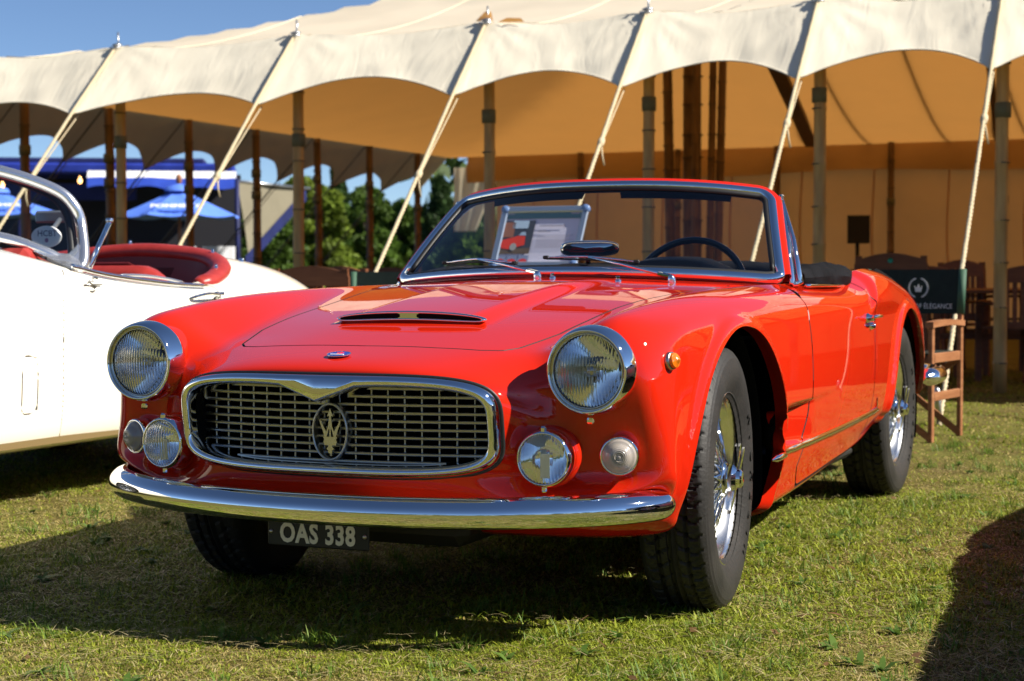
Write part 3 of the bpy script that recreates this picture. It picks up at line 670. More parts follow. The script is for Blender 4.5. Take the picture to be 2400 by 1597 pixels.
b = MB(); b.box((bx(230), .9, zt(388)), (620 * K, 2.4, .24), bev=.05); b.build('roof_slab', roof_bl, bar)
b = MB(); b.box((bx(225), .75, zt(372)), (500 * K, 2.0, .16), bev=.06); b.build('roof_crown', navy, bar)
b = MB(); b.box((bx(200), 1.9, 1.6), (700 * K, .1, 3.2)); b.build('rear_panel', dark_in, bar)
b = MB(); b.box((bx(130), .1, zt(440)), (370 * K, .06, 38 * K)); b.build('fascia', navy, bar)
b = MB(); b.box((bx(200), .2, .55), (640 * K, .5, 1.1), bev=.02); b.build('counter', mat('counter_blue', (.02, .03, .10), .4), bar)
g = []
for u in np.linspace(0, 1, 25):
    px = 218 + (545 - 218) * u; wv = .035 * math.sin(u * 19) + .02 * math.sin(u * 7); g.append([(bx(px), -1.0, zt(398)), (bx(px), -1.1, zt(414) + wv * .3), (bx(px), -1.12, zt(436) + wv)])
b = MB(); b.grid([[r_[0], r_[1]] for r_ in g], flip=True); b.build('awning_top', white_cv, bar)
b = MB(); b.grid([[r_[1], r_[2]] for r_ in g], flip=True); b.build('awning_skirt', blue, bar)
for px in (545, 60): 
    b = MB(); b.box((bx(px), -.1, zt(440) / 2), (.10, .10, zt(440))); b.build('corner_post', navy, bar)
bot_m = mat('bottle_green', (.01, .03, .015), .1); foil = mat('gold_foil', (.55, .40, .12), .3, .8)
def bottle():
    t = empty('bottle'); b = MB(); b.lathe([(.001, 0), (.045, 0), (.045, .17), (.038, .21), (.016, .25), (.014, .26)], n=12); b.build('glass', bot_m, t)
    b = MB(); b.lathe([(.0155, .245), (.016, .31), (.001, .315)], n=12); b.build('foil', foil, t); return t
pb = None
Mb = Matrix.Translation((x, y, 0)) @ Matrix.Rotation(YAW + R(8), 4, 'Z')
for i, px in enumerate((306, 318, 331, 345, 380, 395, 440, 452, 466, 482, 498)):
    c = bottle() if pb is None else copy_tree(pb); pb = pb or c
    c.location = Mb @ Vector((bx(px), .12 - .03 * (i % 3), 1.10)); tag(c, ['leftmost', 'second', 'third', 'fourth', 'fifth', 'sixth', 'seventh', 'eighth', 'ninth', 'tenth', 'rightmost'][i] + (' bottle' if i in (0, 10) else ' bottle from the left') + ' on the blue bar counter, gold foil neck', 'bottle', 'bottles on the bar counter')
def white_drape(px, w, lab):
    g = [[(math.cos(t) * (w + .03 * math.sin(5 * t)), math.sin(t) * (w + .03 * math.sin(5 * t)), z) for t in np.linspace(0, 6.283, 25)] for z in (0.0, .5, 1.0, 1.45)]
    b = MB(); b.grid(g, flip=True); b.add(g[-1][:-1], [tuple(range(24))]); o = b.build('covered_table', mat('grey_drape', (.42, .43, .45), .8)); xx, yy = place(px, 33.0); o.location = (xx, yy, 0)
    return tag(o, lab, 'table')
white_drape(415, .30, 'tall table under a pale cloth left of the blue parasol post'); white_drape(505, .30, 'tall table under a pale cloth right of the parasol post'); white_drape(330, .26, 'tall table under a pale cloth behind the second bamboo pole')
# parasols
def parasol(px, d, top_py, edge_py, wpx, label, rz, word=True):
    x, y = place(px, d); k = d / 3990 * 1.0187; t = empty('parasol', (x, y, 0), YAW + rz, label, 'parasol', 'blue parasols by the bar'); zt_, ze, rr = hgt(top_py, d), hgt(edge_py, d), wpx * k / 2
    n = 8; 
    for q in range(n):
        a0, a1 = 2 * math.pi * q / n + .39, 2 * math.pi * (q + 1) / n + .39; g = []
        for s_ in np.linspace(0, 1, 6):
            g.append([(rr * s_ * (math.cos(a0) * (1 - u) + math.cos(a1) * u), rr * s_ * (math.sin(a0) * (1 - u) + math.sin(a1) * u), zt_ + (ze - zt_) * s_ ** .92 - .05 * s_ * math.sin(math.pi * u)) for u in np.linspace(0, 1, 5)])
        b = MB(); b.grid(g); b.build('canopy_panel', pblue, t)
    b = MB(); b.lathe([(.0, .08), (.26, .0), (.30, -.08)], (0, 0, zt_), (0, 0, 1), 16); b.build('cap', pblue, t)
    b = MB(); b.tube([(0, 0, 0), (0, 0, zt_ + .10)], .03, 8); b.lathe([(.03, 0), (.06, .05), (.055, .16), (.02, .20), (0, .2)], (0, 0, zt_ + .06), (0, 0, 1), 12); b.build('pole', wood, t)
    if word:
        a = -math.pi / 2; nrm = math.atan2(zt_ - ze, rr); M4 = Matrix.Translation((.05, -rr * .80, ze + (zt_ - ze) * .235)) @ Matrix.Rotation(nrm + .02, 4, 'X')
        text_mesh('printed_word', 'POMMERY', .21, mat('print_lilac', (.75, .75, .85), .6), t, extrude=.002, matrix=M4 @ Matrix.Translation((0, 0, .035)), offset=.006)
    return t
parasol(415, 34.0, 430, 496, 285, 'blue parasol with white word between the bar poles', R(4)); parasol(-10, 32.0, 432, 492, 330, 'blue parasol seen through the cream car windscreen, nearer one', R(20)); parasol(108, 40.0, 455, 505, 240, 'smaller blue parasol seen through the cream car windscreen', R(-10)); parasol(200, 44.0, 486, 515, 110, 'far small blue parasol just right of the cream windscreen', R(9), False)
# canvas side screen with a navy border
scr = empty('canvas_screen', (0, 0, 0), 0, 'grey-beige canvas side screen with a navy border', 'screen'); 
def W3(px, py, d): 
    x, y = place(px, d); return np.array([x, y, hgt(py, d)])
b = MB(); g = []
for u in np.linspace(0, 1, 13):
    tp = W3(548 + 160 * u, 418 + 17 * u, 36 + 2 * u); bt = W3(568 + 140 * u, 610 - 165 * u, 36 + 2 * u); g.append([tp + (bt - tp) * v + np.array([.1, .25, 0]) * .3 * math.sin(u * 9 + v * 2) for v in np.linspace(0, 1, 7)])
b.grid(g, flip=True); b.build('sheet', beige, scr)
b = MB(); g = []
for u in np.linspace(0, 1, 13):
    a = W3(566 + 140 * u, 588 - 155 * u, 35.9 + 2 * u); c = W3(566 + 142 * u, 618 - 158 * u, 35.9 + 2 * u); g.append([a, c])
b.grid(g, flip=True); b.build('border', navy, scr)
b = MB(); b.tube([W3(548, 418, 36) * [1, 1, 0], W3(548, 412, 36)], .05, 8); b.build('post', navy, scr); b = MB(); b.tube([W3(548, 416, 36), W3(715, 434, 38)], .03, 8); b.build('top_rail', steel, scr)
# festoon bulbs on the bar's eave
for px, py, lab in ((188, 415, 'glowing orange bulb right of the cream car windscreen, under the blue roof'), (10, 425, 'leftmost glowing bulb, seen through the cream car windscreen'), (57, 424, 'glowing bulb beside the guy rope, seen through the cream car windscreen')):
    b = MB(); b.lathe([(0, -.05), (.03, -.04), (.045, 0), (.03, .04), (.012, .06), (.012, .10), (0, .10)], W3(px, py, 34.5), (0, 0, 1), 12)
    tag(b.build('festoon_bulb', mat('bulb_glow', (.9, .5, .2), .3, emis=(1, .45, .15), emis_s=3)), lab, 'bulb', 'festoon bulbs of the bar')
# ================================================================ lofted car bodies
def spline_refine(C, k):
    """push cage points outwards so that the B-spline passes nearer to them"""
    D = C.copy()
    for ax in (0, 1):
        A = D.copy(); n = D.shape[ax]
        sl = lambda a, b: tuple(slice(a, b) if q == ax else slice(None) for q in range(3))
        A[sl(1, n - 1)] = (D[sl(0, n - 2)] + 4 * D[sl(1, n - 1)] + D[sl(2, n)]) / 6
        D = D + k * (D - A)
    return D

def bspl_axis(C, per, ax, ghost0, ghost1):
    C = np.moveaxis(C, ax, 0); P = np.concatenate([ghost0(C)[None], C, ghost1(C)[None]], 0)
    out = []
    for i in range(len(C) - 1):
        p0, p1, p2, p3 = P[i], P[i + 1], P[i + 2], P[i + 3]
        ts = np.arange(per) / per if i < len(C) - 2 else np.append(np.arange(per) / per, 1.0)
        for t in ts:
            out.append(((1 - t) ** 3 * p0 + (3 * t ** 3 - 6 * t * t + 4) * p1 + (-3 * t ** 3 + 3 * t * t + 3 * t + 1) * p2 + t ** 3 * p3) / 6)
    return np.moveaxis(np.array(out), 0, ax)

MIRR = np.array([-1, 1, 1.0])
def surf(C, pr, pc, k=.55):
    C = spline_refine(C, k); C[:, 0, 0] = 0; C[:, -1, 0] = 0
    lin0 = lambda c: 2 * c[0] - c[1]; lin1 = lambda c: 2 * c[-1] - c[-2]
    S = bspl_axis(C, pr, 0, lin0, lin1)
    return bspl_axis(S, pc, 1, lambda c: c[1] * MIRR, lambda c: c[-2] * MIRR)

def grid_normals(G):
    du = np.gradient(G, axis=0); dv = np.gradient(G, axis=1)
    # centre line: mirrored neighbours, so the seam is smooth
    dv[:, 0] = np.stack([G[:, 1, 0], 0 * G[:, 1, 0], 0 * G[:, 1, 0]], -1)
    n = np.cross(du, dv); n /= np.maximum(1e-12, np.linalg.norm(n, axis=-1))[..., None]
    n[:, 0, 0] = 0
    return n

def clip(V, F, f):
    """keep the part of the mesh where f(V) > 0; V rows carry normals too"""
    d = f(V); keep = d > 0
    used = {}; newV = []; cache = {}; F2 = []
    def vid(i):
        if i not in used: used[i] = len(newV); newV.append(V[i])
        return used[i]
    for face in F:
        ks = [keep[i] for i in face]
        if not any(ks): continue
        if all(ks): F2.append([vid(i) for i in face]); continue
        q = []
        n = len(face)
        for a in range(n):
            i, j = face[a], face[(a + 1) % n]
            if keep[i]: q.append(vid(i))
            if keep[i] != keep[j]:
                key = (min(i, j), max(i, j))
                if key not in cache:
                    t = d[i] / (d[i] - d[j]); cache[key] = len(newV); newV.append(V[i] + t * (V[j] - V[i]))
                q.append(cache[key])
        if len(q) >= 3: F2.append(q)
    return np.array(newV).reshape(-1, V.shape[1]), F2

def boundary_loops(F):
    cnt = {}
    for f in F:
        for a in range(len(f)):
            e = (f[a], f[(a + 1) % len(f)]); k = (min(e), max(e)); cnt.setdefault(k, []).append(e)
    return [v[0] for v in cnt.values() if len(v) == 1]

def with_flange(V, F, depth, sel=None, toward=None):
    """thickness on the open edges: boundary edges extruded inwards along -normal"""
    E = boundary_loops(F); V = list(V); F = list(F); new = {}
    for i, j in E:
        if sel is not None and not (sel(V[i]) and sel(V[j])): continue
        ids = []
        for q in (i, j):
            if q not in new:
                v = V[q].copy(); dirv = -v[3:6] if toward is None else toward(v)
                a = v.copy(); a[3:6] = v[3:6]; b = v.copy(); b[:3] = v[:3] + dirv * depth
                new[q] = (len(V), len(V) + 1); V.append(a); V.append(b)
            ids.append(new[q])
        F.append([ids[1][0], ids[0][0], ids[0][1], ids[1][1]])
    return np.array(V), F

def mirror_np(V, F):
    W = V.copy(); W[:, 0] *= -1; W[:, 3] *= -1
    n = len(V)
    return np.concatenate([V, W]), list(F) + [[i + n for i in f[::-1]] for f in F]

def poly_sdf(P, X, Y):
    """signed distance to closed polygon P (negative inside)"""
    P = np.asarray(P, float); d = np.full(len(X), 1e9); ins = np.zeros(len(X), bool)
    for a in range(len(P)):
        x0, y0 = P[a]; x1, y1 = P[(a + 1) % len(P)]
        ex, ey = x1 - x0, y1 - y0; l2 = ex * ex + ey * ey + 1e-15
        t = np.clip(((X - x0) * ex + (Y - y0) * ey) / l2, 0, 1)
        d = np.minimum(d, (X - x0 - t * ex) ** 2 + (Y - y0 - t * ey) ** 2)
        c = ((y0 > Y) != (y1 > Y)) & (X < (x1 - x0) * (Y - y0) / (y1 - y0 + 1e-15) + x0)
        ins ^= c
    d = np.sqrt(d); return np.where(ins, -d, d)

def itp(tab, y): t = np.array(tab, float); return float(np.interp(y, t[:, 0], t[:, 1]))

# ---------------------------------------------------------------- the red car: cage (half, +x side), front axle at the origin, y to the rear
T_CEN = [(-.5, .722), (-.35, .748), (-.15, .776), (.15, .812), (.45, .842), (.7, .866), (.9, .876), (1.2, .872), (1.7, .862), (2.1, .875), (2.4, .870), (2.7, .848), (3.0, .80), (3.3, .72), (3.5, .66)]
T_CRN = [(-.5, .783), (-.36, .80), (-.15, .817), (.1, .828), (.36, .833), (.7, .834), (1.0, .832), (1.4, .828), (1.6, .828), (1.72, .85), (1.85, .872), (2.0, .879), (2.3, .879), (2.7, .853), (3.0, .808), (3.3, .73), (3.5, .66)]
T_SID = [(-.5, .764), (-.35, .775), (-.1, .787), (.3, .800), (.8, .808), (1.3, .808), (1.8, .795), (2.2, .778), (2.5, .77), (2.8, .764), (3.1, .738), (3.3, .70), (3.5, .61)]
T_CRS = [(-.5, .728), (-.3, .742), (0, .748), (.4, .748), (.8, .757), (1.3, .762), (1.8, .770), (2.2, .765), (2.6, .745), (3.0, .70), (3.3, .64), (3.5, .60)]
T_SIL = [(-.5, .27), (0, .2), (.3, .195), (.75, .215), (1.2, .243), (1.7, .268), (2.0, .31), (2.5, .33), (3.0, .35), (3.3, .38), (3.5, .40)]
def red_section(y):
    zc, zr, X, zk, zs = [itp(t, y) for t in (T_CEN, T_CRN, T_SID, T_CRS, T_SIL)]
    he = np.interp(y, [-.5, -.3, .1, .5, .9], [.40, .41, .45, .51, .56])       # hood edge
    zv = np.interp(y, [-.5, -.3, 0, .3, .7, 1.2], [.695, .738, .785, .815, .838, .84])
    if y > 1.2: zv = zv + (zc * .55 + zr * .45 - zv) * float(np.clip((y - 1.2) / .6, 0, 1))
    cr = np.interp(y, [-.5, 0, 1, 2, 3.2], [.625, .655, .68, .675, .60])
    zm = (zc * 2 + zv) / 3
    return [(0, y, zc), (.20, y, zc * .82 + zv * .18), (he, y, zv * .75 + zc * .25 - .003), (he + .075, y, zv), ((he + .08 + cr) / 2 + .01, y, (zv + zr) / 2 + .004),
            (cr, y, zr), ((cr + X) / 2 + .017, y, zr - .026), (X - .007, y, zk), (X - .002, y, zk - .10), (X + .003, y, .515), (X - .014, y, .36),
            (X - .050, y, zs + .035), (X - .11, y, zs - .03), (0, y, zs - .04)]
ROWS = [3.48, 3.4, 3.22, 2.95, 2.65, 2.35, 2.1, 1.92, 1.74, 1.55, 1.2, .85, .5, .2, -.1, -.32, -.46]
CAGE = [red_section(y) for y in ROWS]
CAGE.append([(0, -.63, .694), (.2, -.625, .692), (.37, -.595, .684), (.455, -.55, .683), (.535, -.555, .725), (.615, -.585, .762), (.693, -.58, .742), (.735, -.575, .675),
             (.757, -.548, .585), (.775, -.53, .49), (.785, -.53, .405), (.775, -.53, .378), (.5, -.53, .305), (0, -.53, .275)])
CAGE.append([(0, -.755, .672), (.2, -.742, .668), (.36, -.695, .655), (.462, -.61, .648), (.54, -.60, .672), (.612, -.622, .668), (.672, -.612, .64), (.708, -.606, .575),
             (.722, -.590, .505), (.735, -.576, .435), (.748, -.576, .390), (.62, -.62, .342), (.4, -.685, .30), (0, -.70, .285)])
CAGE.append([(0, -.808, .652), (.2, -.798, .648), (.36, -.755, .634), (.438, -.70, .60), (.478, -.645, .575), (.515, -.615, .548), (.545, -.595, .515), (.56, -.583, .475),
             (.562, -.576, .435), (.558, -.578, .40), (.535, -.60, .368), (.47, -.70, .345), (.3, -.742, .328), (0, -.765, .322)])
def _sup(hw, hh, n, t):
    c, s_ = math.cos(t), math.sin(t); return hw * math.copysign(abs(c) ** (2 / n), c), hh * math.copysign(abs(s_) ** (2 / n), s_)
def grille_y(x, z): return -.826 + .36 * x * x + .15 * (.63 - z)
GROW = []
for t_ in [90, 75, 58, 45, 32, 20, 8, -4, -16, -28, -40, -55, -72, -90]:
    x_, z_ = _sup(.420, .1140, 4.6, math.radians(t_)); GROW.append((x_ if abs(t_) < 90 else 0, grille_y(x_, .517 + z_) + .012, .517 + z_))
CAGE.append(GROW)
CAGE = np.array(CAGE, float)
FW, RW = (0.0, .335), (2.5, .335)          # wheel centres (y, z)
FA, RA = (0.0, .33, .405), (2.50, .33, .405)   # arches: y, z, radius

def red_surface(pr=14, pc=12):
    G = surf(CAGE, pr, pc)
    X, Y, Z = G[..., 0], G[..., 1], G[..., 2]
    # bonnet bulge behind the scoop
    w = np.interp(Y, [-.36, .62], [.20, .19]); h = .019 * sstep(.75, .25, Y) * (Y > -.5)
    top = (Z > .6) & (Y > -.52)
    prof = 1 - sstep(-.034, .028, np.abs(X) - w)
    front = sstep(-.352, -.338, Y)
    G[..., 2] += np.where(top, h * prof * front, 0)
    # raised lips round the wheel arches
    side = sstep(.60, .70, X) * (Z < .80)
    for (ay, az, ar) in (FA, RA):
        dr = np.hypot(Y - ay, Z - az) - ar
        G[..., 0] += side * (.010 * (1 - sstep(.0, .05, dr)) + .007 * (1 - sstep(.022, .032, dr)))
    # scallop behind the front wheel
    zt = .482 + .03 * (Y - .27)
    dra = np.hypot(Y - FA[0], Z - FA[1]) - FA[2]
    rec = (1 - sstep(-.007, .003, Z - zt)) * sstep(.360, .385, Z) * (.10 * sstep(1.15, .6, Y) + .90 * np.clip((.76 - Y) / .34, 0, 1)) * (Y > .2) * sstep(.012, .026, dra)
    G[..., 0] -= np.where(X > .6, .056 * rec, 0)
    # kick-up of the rear wing behind the door
    s_ = Y - (1.72 + (Z - .77) * 1.7); kk = sstep(-.05, .012, s_) * sstep(2.7, 2.0, Y) * sstep(.715, .775, Z) * (X > .5) * (Y > 1.4)
    G[..., 0] += .016 * kk; G[..., 2] += .008 * kk
    return G

def grille_sdf(X, Z, hw=.413, hh=.103, cz=.517, n=4.2):
    z = cz + .012 * np.abs(X / hw) ** 2 * 0
    return ((np.abs(X) / hw) ** n + (np.abs(Z - z) / hh) ** n) ** (1 / n) - 1
# ================================================================ the red car
paint = mat('red_paint', (.50, .0150, .0035), .5, 0.0, coat=1.0, spec=0.0)
MATS['red_paint'].node_tree.nodes['Principled BSDF'].inputs['Coat Roughness'].default_value = .015
chrome = mat('chrome', (.86, .87, .88), .04, 1.0)
N, L, bs = nodes(chrome); tc_ = N.new('ShaderNodeTexCoord'); nz_ = N.new('ShaderNodeTexNoise'); nz_.inputs['Scale'].default_value = 7; nz_.inputs['Detail'].default_value = 3
bp_ = N.new('ShaderNodeBump'); bp_.inputs['Strength'].default_value = .12; bp_.inputs['Distance'].default_value = .004
L.new(tc_.outputs['Object'], nz_.inputs['Vector']); L.new(nz_.outputs[0], bp_.inputs['Height']); L.new(bp_.outputs[0], bs.inputs['Normal'])
chrome_dark = mat('dull_chrome', (.44, .43, .40), .30, 1.0)
black_rub_gap = mat('black_rubber_and_gaps', (.012, .012, .012), .5)
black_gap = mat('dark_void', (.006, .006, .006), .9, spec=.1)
mirror_refl = mat('reflector', (.9, .91, .92), .07, 1.0)
amber = mat('amber_plastic', (.85, .22, .01), .12, trans=.35, coat=.6)
clear_pl = mat('frosted_lens', (.30, .27, .24), .18, coat=.8, spec=.6)
vinyl = noise_mat('black_vinyl', (.008, .008, .009), (.016, .016, .017), 30, .5, .25, 200)
canvas_bk = noise_mat('black_canvas', (.006, .006, .007), (.011, .011, .013), 12, .9, .4, 25, spec=.08)
letter = mat('plate_letter', (.72, .68, .52), .5)
plate_bk = mat('plate_black', (.010, .010, .009), .45)

def flute(m, scale, rot=0.0, strength=.35, conc=False):
    N, L, b = nodes(m); tc = N.new('ShaderNodeTexCoord'); wv = N.new('ShaderNodeTexWave')
    wv.inputs['Scale'].default_value = scale
    if conc: wv.wave_type = 'RINGS'; wv.rings_direction = 'SPHERICAL'
    else: wv.bands_direction = 'X'
    bp = N.new('ShaderNodeBump'); bp.inputs['Strength'].default_value = strength; bp.inputs['Distance'].default_value = .004
    L.new(tc.outputs['Object'], wv.inputs['Vector']); L.new(wv.outputs['Fac'], bp.inputs['Height']); L.new(bp.outputs[0], b.inputs['Normal'])
flute(clear_pl, 38, strength=.7, conc=True)

def thin_glass(name, tint, refl=1.0):
    m = bpy.data.materials.new(name); m.use_nodes = True; MATS[name] = m
    N, L = m.node_tree.nodes, m.node_tree.links; N.remove(N['Principled BSDF'])
    out = N['Material Output']; tr = N.new('ShaderNodeBsdfTransparent'); tr.inputs[0].default_value = (*tint, 1)
    gl = N.new('ShaderNodeBsdfGlossy'); gl.inputs['Roughness'].default_value = .01; gl.inputs[0].default_value = (1, 1, 1, 1)
    fr = N.new('ShaderNodeFresnel'); fr.inputs[0].default_value = 1.5
    mx = N.new('ShaderNodeMixShader'); L.new(fr.outputs[0], mx.inputs[0]); L.new(tr.outputs[0], mx.inputs[1]); L.new(gl.outputs[0], mx.inputs[2])
    L.new(mx.outputs[0], out.inputs[0]); return m
ws_glass = thin_glass('windscreen_glass', (.89, .92, .91))
glass_lens = mat('lens_glass', (1, 1, 1), .0, trans=1.0, ior=1.45); flute(glass_lens, 42, strength=.26)

car = empty('sports_car', (0, 0, 0), label='bright red open two-seater sports car with chrome bumper and oval grille', cat='car')
CARX = -1

# ---- skin: clipped panels with real shut gaps
G = red_surface(14, 18); NN = grid_normals(G)
nr, nc = G.shape[:2]
V0 = np.concatenate([G.reshape(-1, 3), NN.reshape(-1, 3)], 1)
F0 = [(i * nc + j, (i + 1) * nc + j, (i + 1) * nc + j + 1, i * nc + j + 1) for i in range(nr - 1) for j in range(nc - 1)]
HOOD = [(-.5, .66), (-.5, -.615), (0, -.615), (.20, -.607), (.31, -.592), (.360, -.572), (.388, -.535), (.408, -.46), (.43, -.372), (.442, -.214), (.449, 0), (.464, .14), (.493, .284), (.53, .45), (.565, .62), (.57, .66), (.55, .69), (.3, .64), (0, .615), (-.3, .63)]
COCK = [(-.5, .80), (0, .80), (.4, .86), (.585, .965), (.635, 1.1), (.648, 1.3), (.64, 1.6), (.60, 1.72), (.45, 1.80), (0, 1.83), (-.5, 1.8)]
DOOR = [(.665, .36), (.69, .80), (.665, .74), (.70, .72), (.725, .65), (.725, .5)]   # replaced below
DOOR = [(.655, .30), (.69, .36), (.722, .45), (.728, .55), (.724, .65), (.705, .73), (.74, .80), (.84, .825), (.93, .95), (1.705, .95), (1.71, .80), (1.715, .70), (1.70, .45), (1.67, .33), (1.62, .272), (1.2, .262), (.70, .235)]
gap = .0031
def f_hood(V):
    d = poly_sdf(HOOD, V[:, 0], V[:, 1]); return np.where(V[:, 2] > .60, d, .5)
def f_cock(V):
    d = poly_sdf(COCK, V[:, 0], V[:, 1]); return np.where(V[:, 2] > .60, d, .5)
def f_door(V):
    d = poly_sdf(DOOR, V[:, 1], V[:, 2]); return np.where(V[:, 0] > .60, d, .5)
def f_arch(a):
    return lambda V: np.maximum(np.hypot(V[:, 1] - a[0], V[:, 2] - a[1]) - a[2], .40 - V[:, 0])
def f_disc(cx, cz, r):
    return lambda V: np.where(V[:, 1] < -.4, np.hypot(V[:, 0] - cx, V[:, 2] - cz) - r, .5)
Vb, Fb = clip(V0, F0, f_arch(FA)); Vb, Fb = clip(Vb, Fb, f_arch(RA)); Vb, Fb = clip(Vb, Fb, f_cock)
Vh, Fh = clip(Vb, Fb, lambda V: -f_hood(V) - gap)
Vd, Fd = clip(Vb, Fb, lambda V: -f_door(V) - .0045)
Vb, Fb = clip(Vb, Fb, lambda V: f_hood(V) - gap); Vb, Fb = clip(Vb, Fb, lambda V: f_door(V) - .0045)
HLc, FOGc, INDc = (.613, -.645, .649), (.519, -.663, .448), (.667, -.60, .451)
Vb, Fb = clip(Vb, Fb, f_disc(HLc[0], HLc[2], .088))
inner = lambda v: v[0] > .001 or abs(v[3]) > .3
flg = lambda V, F, d: with_flange(V, F, d, sel=lambda v: v[0] > .002)
def arch_dir(v): return np.array([-1.0, 0, 0])
isarch = lambda v: v[0] > .45 and min(abs(math.hypot(v[1] - a[0], v[2] - a[1]) - a[2]) for a in (FA, RA)) < .004
gap_shade = black_rub_gap  # rubber black reused on painted panel edges, standing for shade in the gaps
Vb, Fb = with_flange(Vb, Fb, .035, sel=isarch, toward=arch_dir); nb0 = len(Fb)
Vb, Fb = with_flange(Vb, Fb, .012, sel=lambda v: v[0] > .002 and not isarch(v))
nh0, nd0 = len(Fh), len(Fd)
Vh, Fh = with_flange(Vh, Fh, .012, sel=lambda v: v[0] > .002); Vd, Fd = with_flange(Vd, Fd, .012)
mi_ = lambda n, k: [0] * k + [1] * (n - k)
M_ = mirror_np(Vb, Fb); mesh_np('body_shell', M_[0][:, :3], M_[1], [paint, gap_shade], car, normals=M_[0][:, 3:6], mi=mi_(len(Fb), nb0) * 2)
M_ = mirror_np(Vh, Fh); mesh_np('bonnet', M_[0][:, :3], M_[1], [paint, gap_shade], car, normals=M_[0][:, 3:6], mi=mi_(len(Fh), nh0) * 2)
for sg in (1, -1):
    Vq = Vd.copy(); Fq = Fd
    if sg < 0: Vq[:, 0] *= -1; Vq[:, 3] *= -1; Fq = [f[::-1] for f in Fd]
    o = mesh_np('door', Vq[:, :3], Fq, [paint, gap_shade], car, normals=Vq[:, 3:6], mi=mi_(len(Fd), nd0))
    tag(o, 'driver side door, nearer the tent edge on the right' if sg > 0 else 'passenger side door hidden behind the bonnet')
    if sg > 0: door_near = o
    else: door_far = o
# dark inner shell just under the skin so that the shut gaps read dark
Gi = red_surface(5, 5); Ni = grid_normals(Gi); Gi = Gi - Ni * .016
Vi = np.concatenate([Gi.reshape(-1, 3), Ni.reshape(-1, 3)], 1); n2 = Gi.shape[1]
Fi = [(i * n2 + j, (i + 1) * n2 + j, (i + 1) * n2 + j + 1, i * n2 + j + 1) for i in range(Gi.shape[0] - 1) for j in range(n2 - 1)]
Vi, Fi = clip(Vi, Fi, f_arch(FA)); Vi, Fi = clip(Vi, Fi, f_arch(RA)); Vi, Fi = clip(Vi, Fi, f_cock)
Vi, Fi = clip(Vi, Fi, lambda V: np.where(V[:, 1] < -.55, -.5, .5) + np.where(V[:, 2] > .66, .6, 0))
M_ = mirror_np(Vi, Fi); mesh_np('gap_backing', M_[0][:, :3], M_[1], black_gap, car)
# tail panel
b = MB(); ring = [tuple(p) for p in G[0]]; loop = ring + [(-x, y, z) for x, y, z in ring[::-1][1:-1]]
b.add(loop, [tuple(range(len(loop)))]); b.build('tail_panel', paint, car)

# lookup on the skin
KDG = G.reshape(-1, 3); KDN = NN.reshape(-1, 3)
def skin_xy(x, y, zmin=.6):
    d = (KDG[:, 0] - abs(x)) ** 2 + (KDG[:, 1] - y) ** 2 + np.where(KDG[:, 2] > zmin, 0, 9)
    w = np.argsort(d)[:6]; k = 1 / (d[w] + 1e-8); k /= k.sum()
    return (KDG[w, 2] * k).sum(), (KDN[w] * k[:, None]).sum(0) * (np.array([-1, 1, 1]) if x < 0 else 1)
def skin_yz(y, z):
    d = (KDG[:, 2] - z) ** 2 + (KDG[:, 1] - y) ** 2 + np.where(KDG[:, 0] > .55, 0, 9)
    w = np.argsort(d)[:6]; k = 1 / (d[w] + 1e-8); k /= k.sum()
    return (KDG[w, 0] * k).sum(), (KDN[w] * k[:, None]).sum(0)
def skin_xz(x, z):
    d = (KDG[:, 0] - abs(x)) ** 2 + (KDG[:, 2] - z) ** 2 + np.where(KDG[:, 1] < -.45, 0, 9)
    w = np.argsort(d)[:6]; k = 1 / (d[w] + 1e-8); k /= k.sum()
    return (KDG[w, 1] * k).sum()

# ---- wheel wells, floor, running gear
for (ay, az, ar) in (FA, RA):
    for sg in (1, -1):
        b = MB(); A = []
        for k in range(25):
            t = -.35 + (math.pi + .33) * k / 24
            A.append([(sg * x, ay + math.cos(t) * (ar + .012), az + math.sin(t) * (ar + .012)) for x in (.40, .58, .735)])
        b.grid(A, flip=sg < 0); b.add(b.V[0::3], [tuple(range(25))]); b.build('wheel_well', black_gap, car)
b = MB(); b.box((0, 1.25, .205), (1.28, 1.7, .05), bev=.02); b.box((0, -.1, .26), (.5, .9, .12), bev=.03)
b.box((0, .05, .24), (.78, .10, .07), bev=.02); b.tube([(-.62, 2.5, .335), (.62, 2.5, .335)], .04, 10); b.lathe([(.0, -.11), (.12, -.07), (.13, 0), (.12, .07), (0, .11)], (0, 2.5, .33), (0, 1, 0), 14)
b.tube([(.28, .4, .17), (.3, 1.6, .17), (.3, 3.4, .26)], .028, 10); b.tube([(.36, .4, .17), (.38, 1.6, .17), (.38, 3.4, .26)], .028, 10)
b.build('chassis', mat('underbody', (.015, .014, .013), .6), car)

